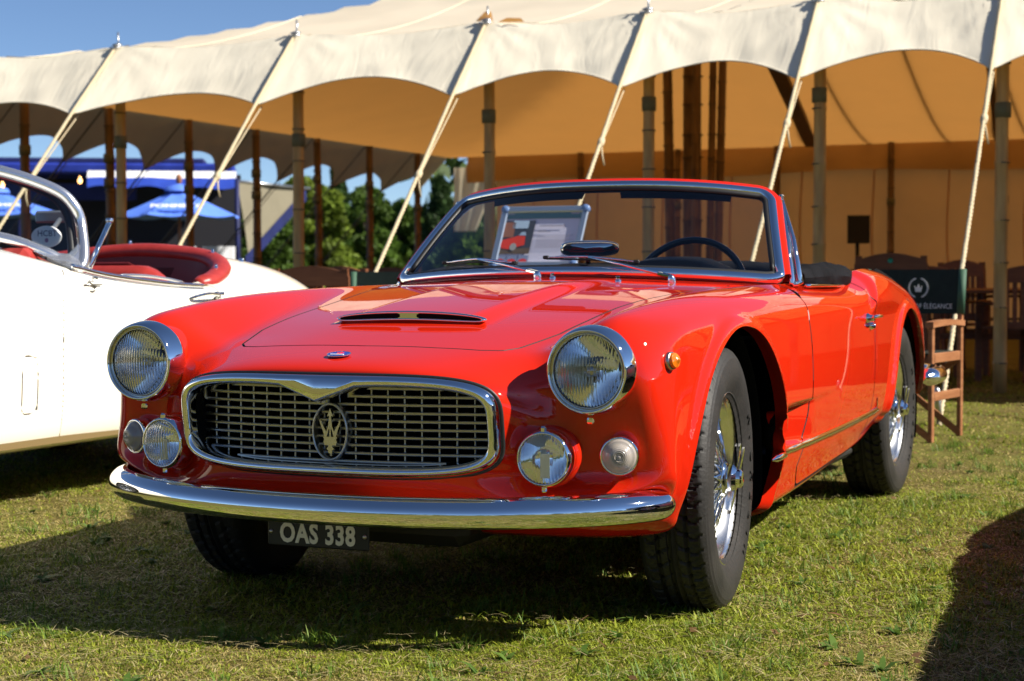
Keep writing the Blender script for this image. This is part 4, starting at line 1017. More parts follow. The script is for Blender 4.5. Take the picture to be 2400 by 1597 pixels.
# ---- wheels
def tyre_mesh():
    prof = [(.212, -.070), (.226, -.078), (.25, -.090), (.275, -.0955), (.298, -.094), (.3145, -.0895), (.3165, -.0892), (.3175, -.0882), (.326, -.085), (.3275, -.0842), (.3285, -.083), (.336, -.0775), (.3405, -.071)]
    tr = [-.066, -.058, -.050, -.0435, -.0425, -.0385, -.0375, -.030, -.022, -.0145, -.0135, -.0095, -.0085, 0]
    xs = tr + [-t for t in tr[::-1][1:]]
    full = prof + [(.3455 - 1.05 * (abs(x) / .066) ** 2 * .0035, x) for x in xs] + [(r, -x) for r, x in prof[::-1]]
    n = 600; P = np.array(full); k = len(P)
    th = np.arange(n) * 2 * math.pi / n
    Rr = np.repeat(P[None, :, 0], n, 0).copy(); X = np.repeat(P[None, :, 1], n, 0)
    ax = np.abs(X); tread = (ax < .0775)
    for g0 in (.040, .011): Rr -= np.where((np.abs(ax - g0) < .0030), .0085, 0)
    pitch = 2 * math.pi / 50
    zig = .55 * np.abs(((ax - .040) / .030) - .45) + np.where(X > 0, .31, 0)
    ph = (th[:, None] / pitch + zig) % 1
    gro = (ph < .19) & tread & (ax > .034)
    gro2 = (((th[:, None] / pitch * 1.0 + zig * .7 + .2) % 1) < .17) & (ax < .040) & (ax > .011)
    Rr -= np.where(gro, .0075 * (1 - .75 * np.clip((ax - .060) / .0175, 0, 1)), 0) + np.where(gro2, .006, 0)
    sip = (np.abs(((th[:, None] / pitch + zig + ax * 20) % 1) - .6) < .05) & (ax > .047) & (ax < .062)
    Rr -= np.where(sip, .004, 0)
    V = np.stack([X, Rr * np.cos(th)[:, None], Rr * np.sin(th)[:, None]], -1)
    F = []
    for i in range(n):
        i2 = (i + 1) % n
        for j in range(k - 1): F.append((i * k + j, i2 * k + j, i2 * k + j + 1, i * k + j + 1))
    me = bpy.data.meshes.new('tyre'); me.from_pydata(V.reshape(-1, 3).tolist(), [], F)
    me.polygons.foreach_set('use_smooth', [True] * len(F)); me.update(); me.set_sharp_from_angle(angle=R(38)); return me
tyre_mat = noise_mat('tyre_rubber', (.014, .0135, .013), (.028, .026, .024), 9, .6, .15, 120, lo=.3, hi=.7)

def make_wheel(parent, loc, rz, label, side):
    w = bpy.data.objects.new('wheel', None); COL.objects.link(w); w.parent = parent; w.location = loc
    w.rotation_euler = (0, 0, rz + (0 if side > 0 else math.pi)); w['label'] = label
    return w
car_wheel_meshes = {}
def build_wheel_parts(w):
    link('tyre', tyre_mesh(), tyre_mat, w)
    b = MB()      # rim: outer lip, well, inner lip
    b.lathe([(.224, .079), (.2285, .0775), (.2295, .074), (.226, .071), (.221, .071), (.217, .066), (.208, .062), (.203, .054), (.199, .03), (.186, .022), (.183, -.005), (.19, -.03), (.203, -.05), (.215, -.066), (.225, -.07)], (0, 0, 0), (1, 0, 0), 72)
    b.build('rim', mat('rim_chrome', (.90, .90, .88), .22, 1.0), w)
    b = MB(); b.lathe([(.205, -.05), (.16, -.055), (.10, -.06), (.03, -.062)], (0, 0, 0), (1, 0, 0), 40); b.lathe([(.14, -.03), (.14, -.055)], (0, 0, 0), (1, 0, 0), 40)
    b.build('brake_drum', mat('drum', (.10, .095, .09), .5, .6), w)
    b = MB(); b.lathe([(.055, -.05), (.055, -.01), (.042, 0), (.040, .062), (.049, .066), (.049, .074), (.036, .080)], (0, 0, 0), (1, 0, 0), 32); b.build('hub', chrome, w)
    b = MB()      # two-eared knock-off nut
    b.lathe([(.034, .078), (.038, .084), (.038, .094), (.030, .102), (.026, .104), (.024, .114), (.019, .118), (.0, .119)], (0, 0, 0), (1, 0, 0), 28)
    for s_ in (1, -1):
        ear = [(.018, -.012), (.05, -.017), (.085, -.012), (.094, 0), (.085, .008), (.05, .013), (.018, .012)]
        b.prism([(s_ * p, q) for p, q in ear], (.086, 0, 0), (.10, .25, .96), (0, -.968, .25), (1, 0, 0), depth=.014)
        b.prism([(s_ * p * .9, q * .7) for p, q in ear], (.100, 0, 0), (.16, .25, .96), (0, -.968, .25), (1, 0, 0), depth=.006)
    smooth_by_angle(b.build('spinner', chrome, w), 30)
    # spokes
    def spoke_me(x0, r0, x1, r1, da, name):
        m = MB(); m.tube([(x0, r0, 0), (x1, r1 * math.cos(da), r1 * math.sin(da))], .0034, 5)
        m.tube([(x1, r1 * math.cos(da), r1 * math.sin(da)), (x1 + (x1 - x0) * .0, (r1 + .012) * math.cos(da * 1.02), (r1 + .012) * math.sin(da * 1.02))], .0042, 5)
        me = bpy.data.meshes.new(name); me.from_pydata(m.V, [], m.F); me.polygons.foreach_set('use_smooth', m.S); me.materials.append(chrome); return me
    kinds = [(.069, .044, .030, .190, .40), (.069, .044, .030, .190, -.40), (-.03, .056, .012, .183, .55), (-.03, .056, .012, .183, -.55)]
    for q, kk in enumerate(kinds):
        me = spoke_me(*kk, 'spoke')
        for i in range(16):
            o = bpy.data.objects.new('spoke', me); COL.objects.link(o); o.parent = w
            o.rotation_euler = ((i + q * .27) * 2 * math.pi / 16, 0, 0)
    b = MB(); b.tube([(.03, .196, 0), (.05, .185, 0)], .005, 8); b.build('valve', black_rub_gap, w)
    # raised maker's lettering on the sidewall
    word = 'MICHELIN'
    for i, ch in enumerate(word):
        a = math.pi / 2 - .55 + i * .21
        # letter stands radially on the wall: local x tangential, y radial, z outward
        r_ = .271; rad = np.array([0, math.sin(a), math.cos(a)]); tan = np.array([0, math.cos(a), -math.sin(a)]); out = np.array([1, 0, 0])
        a2 = a; M4 = Matrix(((0, 0, 1, .0945), (tan[1], rad[1], 0, r_ * rad[1]), (tan[2], rad[2], 0, r_ * rad[2]), (0, 0, 0, 1)))
        text_mesh('sidewall_letter', ch, .042, tyre_mat, w, extrude=.0016, matrix=M4, offset=.0012)
TRK = .672
wFL = make_wheel(car, (TRK, 0, .335), R(5.4), 'front wire wheel with bright spokes nearest the camera', 1)
build_wheel_parts(wFL)
def clone_wheel(loc, rz, side, label, parent=None):
    w = make_wheel(parent or car, loc, rz, label, side)
    for ch in wFL.children:
        c = ch.copy(); COL.objects.link(c); c.parent = w
    return w
clone_wheel((.655, 2.5, .335), 0, 1, 'rear wire wheel beside the wooden chair'); clone_wheel((-TRK, 0, .335), R(5.4), -1, 'front wheel in shade beside the number plate')
clone_wheel((-.655, 2.5, .335), 0, -1, 'rear wheel on the far side, hidden')

# ---- grille
def sup(hw, hh, n, t): 
    c, s_ = math.cos(t), math.sin(t); return hw * math.copysign(abs(c) ** (2 / n), c), hh * math.copysign(abs(s_) ** (2 / n), s_)
GZ = .517
def gpt(hw, hh, n, t, dy=0, cz=GZ):
    x, z = sup(hw, hh, n, t); return (x, grille_y(x, cz + z) + dy, cz + z)
b = MB(); rings = []
nT = 160
prof = [(hw - .009, hh - .003, dy) for hw, hh, dy in [(.434, .1215, .030), (.436, .1235, .006), (.434, .1215, -.010), (.428, .1155, -.018), (.421, .1085, -.020), (.414, .1015, -.014), (.410, .0975, .002), (.408, .0955, .035), (.404, .0915, .075)]]
for i in range(nT):
    t = 2 * math.pi * i / nT; row = []
    for q, (hw, hh, dy) in enumerate(prof):
        x, y, z = gpt(hw, hh, 4.6, t, dy)
        if z > GZ and q >= 4:      # the pointed dip in the middle of the top bar
            dip = .036 * math.exp(-(abs(x) / .036) ** 1.05) + .004 * math.exp(-(x / .10) ** 2)
            z -= dip
            if q in (4, 5): y -= dip * .10
        row.append((x, y, z))
    rings.append(row)
rings.append(rings[0]); b.grid(rings, flip=False); b.build('grille_surround', chrome, car)
b = MB(); pts = [gpt(.4285, .1215, 4.6, 2 * math.pi * i / nT, .014) for i in range(nT)]; b.tube(pts, .0045, 6, closed=True); b.build('grille_gasket', black_rub_gap, car)
b = MB(); ringA = [gpt(.399, .094, 4.6, 2 * math.pi * i / 64, .02) for i in range(64)]; ringB = [(x * .97, y + .20, z) for x, y, z in ringA]
b.grid([ringA + ringA[:1], ringB + ringB[:1]]); b.add(ringB, [tuple(range(64))]); b.build('grille_duct', black_gap, car)
def bar_y(x): return grille_y(x, .517) + .062
bz = [.603 - .0193 * i for i in range(10)]
def half_w(z): 
    u = min(1, abs(z - GZ) / .0925); return .396 * (1 - u ** 4.6) ** (1 / 4.6)
for z in bz:
    hw = half_w(z)
    if hw < .2: continue
    b = MB(); xs = np.linspace(-hw, hw, 25)
    sec = [(-.010, .0012), (-.0085, .0036), (.012, .0028), (.014, 0), (.012, -.0028), (-.0085, -.0036), (-.010, -.0012)]
    b.grid([[(x, bar_y(x) + dy, z + dz) for dy, dz in sec + sec[:1]] for x in xs])
    b.build('grille_bar', chrome_dark, car)
for i in range(-9, 10):
    x = i * .0418 + .012
    if abs(x) > .386: continue
    u = abs(x) / .396; hh = .091 * (1 - u ** 4.6) ** (1 / 4.6)
    b = MB(); y = bar_y(x)
    b.bar((x, y + .006, GZ - hh), (x, y + .006, GZ + hh), .0046, .010, up=(0, 1, 0), bev=.0013)
    b.build('grille_upright', chrome_dark, car)
# badge ring and trident
BY, BZ = -.772, .499
b = MB(); el = lambda t, k, y: (k * .0465 * math.cos(t), y, BZ + k * .0675 * math.sin(t))
prf = [(1.0, .055), (1.04, .03), (1.03, .004), (1.0, -.003), (.955, -.003), (.925, .003), (.91, .03), (.90, .055)]
rows = [[el(2 * math.pi * i / 72, k, BY + dy) for k, dy in prf] for i in range(73)]
b.grid(rows); b.build('badge_ring', chrome_dark, car)
TRI_H = [(0, 245), (77, 460), (22, 432), (50, 700), (100, 842), (232, 598), (205, 583), (270, 548), (262, 625), (187, 830), (152, 972), (92, 972), (38, 780), (0, 715)]
TRI_B = [(0, 970), (175, 970), (175, 1008), (156, 1012), (156, 1068), (172, 1072), (172, 1118), (156, 1122), (150, 1185), (90, 1180), (45, 1190), (55, 1230), (90, 1260), (80, 1300), (50, 1310), (45, 1385), (0, 1385)]
def tri_polys():
    c = lambda L: [(x * .000104, (845 - y) * .0000936) for x, y in L]; m_ = lambda L: [(-x, y) for x, y in L[::-1]]
    return [c(TRI_H), c(m_(TRI_H)), c(TRI_B[1:-1] + m_(TRI_B[1:-1])), c([(-17, 715), (17, 715), (17, 971), (-17, 971)])]
b = MB()
for pl_ in tri_polys(): b.prism(pl_, (.003, BY - .004, BZ), (1, 0, 0), (0, 0, 1), (0, 1, 0), depth=.010)
b.build('trident', mat('badge_brass', (.72, .69, .58), .22, 1.0), car)
b = MB(); b.box((0, BY + .03, BZ - .052), (.006, .05, .012)); b.bar((-.046, BY + .035, BZ - .035), (.046, BY + .035, BZ - .035), .006, .006); b.build('badge_bracket', chrome_dark, car)

# ---- front bumper
bp_pts = [(-.755, -.49, .333), (-.728, -.58, .334), (-.665, -.662, .333), (-.555, -.738, .331), (-.40, -.798, .327), (-.2, -.838, .325), (0, -.85, .3245)]
bp_pts = bp_pts + [(-x, y, z) for x, y, z in bp_pts[:-1][::-1]]
path = catmull(bp_pts, 10); T = np.gradient(path, axis=0)
sec = [(.050, -.010), (.047, .012), (.036, .026), (.020, .0365), (0.0, .0405), (-.020, .0375), (-.037, .029), (-.047, .014), (-.047, -.004), (-.038, -.022), (-.022, -.034), (-.002, -.040), (.018, -.037)]   # (up, outwards)
rows = []
for p, t in zip(path, T):
    t = t / np.linalg.norm(t); out = np.cross(t, (0, 0, 1)); 
    e = min(1, (1 - abs(p[0]) / .7955) / .05 + 0.0) if abs(p[0]) > .755 else 1
    rows.append((p, out, e))
L_ = np.concatenate([[0], np.cumsum(np.linalg.norm(np.diff(path, axis=0), axis=1))]); Lt = L_[-1]
b = MB(); Gb = []
for (p, out, e), l in zip(rows, L_):
    q = min(l, Lt - l) / .07; k = math.sqrt(max(0, 1 - (1 - min(1, q)) ** 2)) * .96 + .04
    sec_c = catmull(sec, 4, closed=True)
    Gb.append([p + np.array((0, 0, 1)) * u * k * .72 + out * v * k * .92 for u, v in np.vstack([sec_c, sec_c[:1]])])
b.grid(Gb); b.build('front_bumper', chrome, car)
b = MB()
for x in (-.42, .42): b.bar((x, -.60, .32), (x, -.77, .322), .035, .03, bev=.006)
b.build('bumper_bracket', black_gap, car)

# ---- number plate
PX = -.075
pl = MB(); pl.box((PX, -.700, .238), (.282, .006, .062), bev=.003); plate = pl.build('number_plate', plate_bk, car)
M4 = Matrix.Translation((PX, -.7045, .2385)) @ Matrix.Rotation(math.pi / 2, 4, 'X')
text_mesh('plate_lettering', 'OAS 338', .066, letter, plate, extrude=.0008, matrix=M4, offset=.0022, sx=.80, spacing=1.08)
b = MB()
for x in (PX - .13, PX + .13): b.lathe([(.0055, 0), (.005, .003), (.002, .004), (0, .004)], (x, -.703, .241), (0, -1, 0), 12)
b.build('plate_screw', chrome_dark, plate)
b = MB(); b.bar((-.2, -.697, .262), (-.2, -.66, .30), .02, .004); b.bar((0, -.697, .262), (0, -.66, .30), .02, .004); b.build('plate_bracket', black_gap, plate)

# ---- lamps
def lamp_axis(sx, toe): return np.array([sx * math.sin(toe), -math.cos(toe), .0])
for sx in (1, -1):
    c = np.array(HLc) * [sx, 1, 1]
    hl = bpy.data.objects.new('headlight', None); COL.objects.link(hl); hl.parent = car; hl.location = c
    hl.rotation_euler = (math.pi / 2, 0, 0)      # local z looks forward (-y), local y up
    hl['label'] = 'round headlight on the side nearer the camera' if sx > 0 else 'round headlight in front of the cream car'
    b = MB(); b.lathe([(.098, -.038), (.1040, -.031), (.1058, -.017), (.1052, -.003), (.1024, .013), (.0985, .027), (.0945, .034), (.0915, .033), (.0905, .027), (.0905, .016)], n=72)
    b.build('bezel', chrome, hl)
    b = MB(); b.lathe([(.0935, -.16), (.0965, -.08), (.0985, -.033)], n=56); b.build('bucket', paint, hl)
    b = MB(); b.lathe([(.0905, .018), (.0885, .0175), (.0865, .020), (.0865, .026), (.0845, .027), (.0835, .022)], n=72); b.build('retaining_ring', mat('ring_steel', (.62, .6, .55), .12, 1.0), hl)
    b = MB(); pr_ = [(.0838, .016)] + [(.0838 * math.cos(a), .016 + .026 * math.sin(a)) for a in np.linspace(.08, math.pi / 2 - .001, 14)]
    b.lathe(pr_, n=72); b.lathe([(r - .0025 if r > .003 else .0004, h - .003) for r, h in pr_[::-1]], n=72); b.build('lens', glass_lens, hl)
    b = MB(); b.lathe([(.084, .014)] + [(.084 * u, .014 - .075 * (1 - u * u)) for u in (.9, .8, .68, .55, .4, .25, .12)] + [(.004, -.061)], n=56); b.build('reflector', mirror_refl, hl)
    b = MB(); b.lathe([(0, .008), (.010, .006), (.016, -.004), (.016, -.020), (.012, -.03)], n=20); b.bar((0, -.07, -.01), (0, -.012, -.012), .004, .002, up=(0, 0, 1)); b.build('bulb_shield', chrome_dark, hl)
    b = MB(); b.box((0, -.115, .004), (.020, .014, .012), bev=.004); b.build('bezel_clip', chrome, hl)
    # fog lamp
    c = np.array(FOGc) * [sx, 1, 1]
    fg = bpy.data.objects.new('fog_lamp', None); COL.objects.link(fg); fg.parent = car; fg.location = c + np.array([0, -.045, 0]); fg.rotation_euler = (math.pi / 2, 0, sx * .10)
    fg['label'] = 'round fog lamp between the grille and the nearer turn lamp' if sx > 0 else 'round fog lamp between the grille and the farther turn lamp'
    b = MB(); b.lathe([(.062, -.062), (.0665, -.045), (.067, -.025), (.0655, -.004), (.061, .004), (.0585, .005), (.0575, .001)], n=56); b.build('shell', chrome, fg)
    pr_ = [(.0585, 0.0)] + [(.0582 * math.cos(a), .018 * math.sin(a)) for a in np.linspace(.08, math.pi / 2 - .001, 12)]
    b = MB(); b.lathe(pr_, n=56); b.lathe([(r - .002 if r > .003 else .0004, h - .0025) for r, h in pr_[::-1]], n=56); b.build('lens', glass_lens, fg)
    b = MB(); b.lathe([(.058, -.001)] + [(.058 * u, -.001 - .05 * (1 - u * u)) for u in (.85, .7, .5, .3, .1)] + [(.003, -.051)], n=40); b.build('reflector', mirror_refl, fg)
    b = MB(); b.box((.004, -.016, -.004), (.022, .056, .003), bev=.001); b.build('bulb_shield', mat('shield_white', (.62, .64, .52), .35, .3), fg)
    b = MB(); b.box((0, .066, -.006), (.016, .018, .014), bev=.004); b.box((0, -.070, -.012), (.014, .016, .012), bev=.003); b.build('clip', chrome, fg)
    b = MB(); b.lathe([(.072, -.075), (.0725, -.055), (.066, -.050)], n=40); b.build('mount_ring', paint, fg)
    # turn lamp
    c = np.array(INDc) * [sx, 1, 1]
    tl = bpy.data.objects.new('turn_lamp', None); COL.objects.link(tl); tl.parent = car; tl.location = c + np.array([sx * .003, -.012, 0]); tl.rotation_euler = (math.pi / 2, 0, sx * .32)
    tl['label'] = 'round clear turn lamp on the nearer corner' if sx > 0 else 'round clear turn lamp against the dark gap on the left'
    b = MB(); b.lathe([(.0455, -.03), (.047, -.012), (.0455, 0), (.0415, .004), (.040, .002)], n=44); b.build('rim', chrome, tl)
    b = MB(); steps = []
    for i in range(9):
        r0 = .0405 - i * .0042; h = .004 + .026 * math.sin(min(1, (i + .3) / 8.5) * math.pi / 2); steps += [(r0, h - .002), (r0 - .0028, h + .0006)]
    b.lathe(steps + [(.0005, .0315)], n=44); b.build('lens', clear_pl, tl)
    # amber side lamp
    x, nrm = skin_yz(-.505, .667)
    sl = bpy.data.objects.new('side_lamp', None); COL.objects.link(sl); sl.parent = car; sl.location = (sx * x, -.505, .667)
    sl.rotation_euler = Vector((sx * nrm[0], nrm[1], nrm[2])).to_track_quat('Z', 'Y').to_euler(); sl['label'] = 'small amber side lamp ahead of the wheel arch'
    b = MB(); b.lathe([(.021, -.006), (.0225, .002), (.021, .009), (.018, .010)], n=28); b.build('rim', chrome_dark, sl)
    b = MB(); b.lathe([(.0185, .008), (.0180, .016), (.0165, .0185), (.0150, .017), (.0135, .021), (.011, .0195), (.009, .024), (.005, .0235), (.0035, .028), (.0002, .029)], n=28); b.build('lens', amber, sl)

# ---- bonnet details
z0, n0 = skin_xy(0, -.72)
b = MB(); bd = bpy.data.objects.new('bonnet_badge', None); COL.objects.link(bd); bd.parent = car; bd.location = (0, -.725, z0 + .0035)
bd.rotation_euler = Vector(n0).to_track_quat('Z', 'Y').to_euler()
bd.rotation_euler = (math.atan2(-n0[1], n0[2]), 0, 0)
ov = [(.0285 * math.cos(t), .0215 * math.sin(t)) for t in np.linspace(0, 2 * math.pi, 40, endpoint=False)]
b.prism(ov, (0, 0, -.002), (1, 0, 0), (0, 1, 0), (0, 0, 1), depth=.004); b.build('plaque', mat('badge_blue', (.01, .025, .35), .15, coat=1), bd)
b = MB(); b.tube([(x * 1.03, y * 1.04, .001) for x, y in ov], .0016, 6, closed=True); b.build('plaque_rim', chrome, bd)
b = MB()
for pl_ in tri_polys(): b.prism([(x * .30, y * .25) for x, y in pl_], (0, .004, .002), (1, 0, 0), (0, 1, 0), (0, 0, 1), depth=.0012)
b.build('plaque_trident', mat('badge_red', (.6, .02, .02), .3), bd)
b = MB(); b.box((0, -.010, .0028), (.036, .0045, .0012)); b.build('plaque_band', mat('badge_white', (.75, .75, .8), .3), bd)
# scoop: chrome oval mouth with two slots
zc_, nn_ = skin_xy(0, -.30); SZ, SY = zc_ - .0085, -.352
def so(t, hw, hh): 
    x, z = sup(hw, hh, 3.0, t); return x, z
b = MB(); rows = []
for i in range(97):
    t = 2 * math.pi * i / 96; r_ = []
    for hw, hh, dy in ((.214, .0125, .012), (.2145, .0128, 0), (.212, .0112, -.006), (.206, .0072, -.006), (.203, .0058, .002), (.202, .0054, .02)):
        x, z = so(t, hw, hh); r_.append((x, SY + dy + .10 * x * x, SZ + z - .22 * x * x))
    rows.append(r_)
b.grid(rows)
rr = [(x, .0) for x in (0,)]
b.prism([(-.032, -.0066), (-.024, -.003), (-.024, .003), (-.032, .0066), (.032, .0066), (.024, .003), (.024, -.003), (.032, -.0066)], (0, SY - .004, SZ), (1, 0, 0), (0, 0, 1), (0, 1, 0), depth=.012)
b.build('scoop_frame', chrome, car)
b = MB(); rw = [(so(2 * math.pi * i / 48, .203, .0066)) for i in range(48)]; b.add([(x, SY - .0015 + .1 * x * x, SZ + z - .22 * x * x) for x, z in rw], [tuple(range(48))]); b.build('scoop_mesh', black_gap, car)
for x, y in ((.235, .60),(.02, .60)):
    b = MB(); z, n = skin_xy(x, y); b.lathe([(.010, 0), (.009, .006), (.004, .009), (0, .0095)], (x, y, z), n, 14); b.box((x, y - .003, z + .012), (.012, .008, .010), bev=.002)
    b.build('washer_jet', chrome, car)

# ---- side trim
def trim(name, y0, y1, zf, w, out, m=chrome, n=40):
    b = MB(); rows = []
    for y in np.linspace(y0, y1, n):
        z = zf(y); x, nr_ = skin_yz(y, z); e = min(1, (y - y0) / .03 + .2, (y1 - y) / .03 + .2)
        rows.append([(x + dx * e, y, z + dz * e) for dx, dz in ((-.004, w), (out * .5, w * .85), (out, w * .3), (out, -w * .3), (out * .5, -w * .85), (-.004, -w))])
    b.grid(rows, flip=True); b.build(name, m, car); c = MB(); c.grid([[(-x, y, z) for x, y, z in r] for r in rows]); return c.build(name, m, car)
trim('side_strip', .275, 1.86, lambda y: .352 + .018 * y, .0105, .011)
b = MB(); x, n = skin_yz(1.79, .405); b.box((x + .002, 1.79, .405), (.006, .012, .05), bev=.002); b.mirror(); b.build('coachbuilder_badge', chrome, car)
# door handles
for sg, dpar in ((1, door_near), (-1, door_far)):
    b = MB(); x, n = skin_yz(1.62, .715)
    y0 = 1.535
    b.lathe([(.016, -.004), (.017, .006), (.012, .012), (.009, .028)], (sg * x, y0 + .03, .718), (sg, 0, 0), 16)
    b.tube(catmull([(sg * (x + .03), y0, .722), (sg * (x + .035), y0 + .04, .724), (sg * (x + .036), y0 + .09, .724), (sg * (x + .03), y0 + .15, .722)], 5), [.006, .008, .009, .0095, .0095, .0095, .0095, .0095, .009, .009, .009, .008, .008, .007, .006, .004], 8, sy=.7)
    b.lathe([(.013, -.004), (.014, .008), (.010, .014), (.008, .02), (0, .021)], (sg * x, y0 + .085, .690), (sg, 0, 0), 16)
    b.build('door_handle', chrome, dpar)

# ---- windscreen
def ws_low(u):   # u -1..1
    a = abs(u); return np.array([u * .672, .715 + .195 * a ** 2.1, .872 - .030 * a ** 2.2])
def ws_top(u):
    a = abs(u); return np.array([u * .560, 1.075 + .135 * a ** 2.3, 1.172 - .036 * a ** 2.6])
def ws(u, v): 
    lo, hi = ws_low(u), ws_top(u); p = lo + (hi - lo) * v
    p = p + np.array([0, -.020, .010]) * 4 * v * (1 - v) * .6; return p
def ws_loop(n=28, r=.16, inset=0.0):
    """closed outline with rounded corners in (u, v)"""
    out = []
    ru, rv = .085, .14
    for (cu, cv, a0) in ((1 - ru, rv * .55, -90), (1 - ru, 1 - rv, 0), (-1 + ru, 1 - rv, 90), (-1 + ru, rv * .55, 180)):
        for k in range(9):
            a = R(a0 + 90 * k / 8); vv = rv * .55 if cv < .5 else rv
            out.append((cu + ru * math.cos(a), cv + vv * math.sin(a)))
    dense = []
    for i in range(len(out)):
        a, b_ = np.array(out[i]), np.array(out[(i + 1) % len(out)]); m = max(1, int(np.linalg.norm((b_ - a) * [1.3, .45]) / .05))
        for k in range(m): dense.append(a + (b_ - a) * k / m)
    return np.array([ws(u, v) for u, v in dense]), np.array(dense)
loop, uv = ws_loop()
wn = np.array([(np.cross(ws(u + .01, v) - ws(u - .01, v), ws(u, min(1, v + .02)) - ws(u, v - .02))) for u, v in uv]); wn /= np.linalg.norm(wn, axis=1)[:, None]
tg = np.roll(loop, -1, 0) - np.roll(loop, 1, 0); tg /= np.linalg.norm(tg, axis=1)[:, None]
inn = np.cross(wn, tg); inn /= np.linalg.norm(inn, axis=1)[:, None]      # towards the middle of the pane
cen = loop.mean(0); sgn = np.sign(((cen - loop) * inn).sum(1)); inn *= sgn[:, None]
sec = [(-.004, -.012), (-.006, .004), (-.002, .013), (.006, .0165), (.016, .0165), (.024, .011), (.026, .004)]   # (towards middle, outward)
b = MB(); rows = [[p + i_ * a + w_ * c for a, c in sec] for p, i_, w_ in zip(loop, inn, wn)]; rows.append(rows[0]); b.grid(rows, flip=False)
wsf = b.build('windscreen_frame', chrome, car)
b = MB(); rows = [[p + i_ * a + w_ * c for a, c in ((.025, .008), (.031, .009), (.037, .005), (.040, -.001), (.036, -.010), (.0, -.016), (-.006, -.012))] for p, i_, w_ in zip(loop, inn, wn)]; rows.append(rows[0]); b.grid(rows); b.build('windscreen_seal', black_rub_gap, wsf)
b = MB(); b.grid([[ws(u, v) for u in np.linspace(-.985, .985, 41)] for v in np.linspace(.02, .985, 15)]); wsg = b.build('windscreen_glass', ws_glass, car)
# painted header and pillars behind the chrome
b = MB(); hd = [i for i, (u, v) in enumerate(uv) if v > .12]
st = max(range(len(uv)), key=lambda i: (uv[i][0] > .5) * 10 - abs(uv[i][1] - .10)); order = []
i = st
while True:
    order.append(i); i = (i + 1) % len(uv)
    if uv[i][0] < -.5 and uv[i][1] < .06: break
    if len(order) > len(uv): break
rows = []
for i in order:
    p, i_, w_ = loop[i], inn[i], wn[i]
    rows.append([p + i_ * a + w_ * c for a, c in ((-.004, .004), (-.020, .010), (-.027, .002), (-.026, -.026), (-.010, -.034), (.012, -.026))])
b.grid(rows); b.build('windscreen_surround', paint, car)
# sun visors
for sx in (1, -1):
    b = MB(); g = []
    for u in np.linspace(.12, .74, 9):
        e = 1 - .0 * u; 
        g.append([ws(sx * u, .93) + np.array([0, .035, -.004]), ws(sx * u, .885) + np.array([0, .06, -.010]), ws(sx * u, .845) + np.array([0, .075, -.004]), ws(sx * u, .88) + np.array([0, .085, .006]), ws(sx * u, .95) + np.array([0, .05, .004])])
    b.grid(g); b.build('sun_visor', vinyl, car)
# vent window frames at the door
for sx in (1, -1):
    b = MB(); top = np.array([.585, 1.215, 1.118]); base = np.array([.702, .995, .842]); fr = np.array([.690, .945, .838])
    b.tube([fr, fr + (top - fr) * .5, top], [.010, .009, .007], 8, sy=.7); b.tube([base, base + (top - base) * .5 + np.array([.006, .01, 0]), top], [.011, .010, .008], 8, sy=.7)
    b.tube([fr, base], .008, 8); b.box(top + np.array([0, 0, .004]), (.016, .03, .02), bev=.005)
    if sx < 0: b.V = [(-x, y, z) for x, y, z in b.V]; b.F = [f[::-1] for f in b.F]
    vf = b.build('vent_window_frame', chrome, car)
    b = MB(); b.add([fr * [sx, 1, 1], base * [sx, 1, 1], top * [sx, 1, 1]], [(0, 1, 2)]); b.build('vent_window_glass', ws_glass, vf)

# wipers
def wiper(px, py, tip1, tip2, mid):
    w = bpy.data.objects.new('wiper', None); COL.objects.link(w); w.parent = car; w.location = (0, 0, 0)
    z, n = skin_xy(px, py); pv = np.array([px, py, z])
    b = MB(); b.lathe([(.013, 0), (.012, .012), (.009, .020), (.004, .024), (0, .0245)], pv, (0, -.3, 1), 16)
    b.bar(pv + [0, 0, .018], pv + (mid - pv) * .16 + [0, 0, .016], .020, .011, bev=.003); b.tube([pv + (mid - pv) * .14 + [0, 0, .016], pv + (mid - pv) * .6 + [0, -.006, .012], mid + [0, -.012, .004]], [.0055, .0045, .003], 6)
    b.build('arm', chrome, w)
    b = MB(); P_ = [tip1, tip1 + (mid - tip1) * .5 + [0, -.003, .004], mid + [0, -.006, .006], tip2 + (mid - tip2) * .5 + [0, -.003, .004], tip2]
    b.tube(catmull(P_, 5), [.0025] * 3 + [.004] * 15 + [.0025] * 3, 6); b.build('blade_holder', chrome, w)
    b = MB(); b.tube([tip1 + [0, .003, -.004], mid + [0, .003, -.003], tip2 + [0, .003, -.004]], .0035, 6); b.box(tip2 + [0, .002, 0], (.02, .012, .012), bev=.003); b.box(tip1 + [0, .002, 0], (.02, .012, .012), bev=.003); b.build('blade', black_rub_gap, w)
def on_ws(u, v, o=-.012): p = ws(u, v); return p + np.array([0, o, .004])
wiper(.385, .665, on_ws(-.10, .155), on_ws(.36, .115), on_ws(.13, .14)); wiper(-.035, .612, on_ws(-.71, .155), on_ws(-.26, .105), on_ws(-.48, .145))

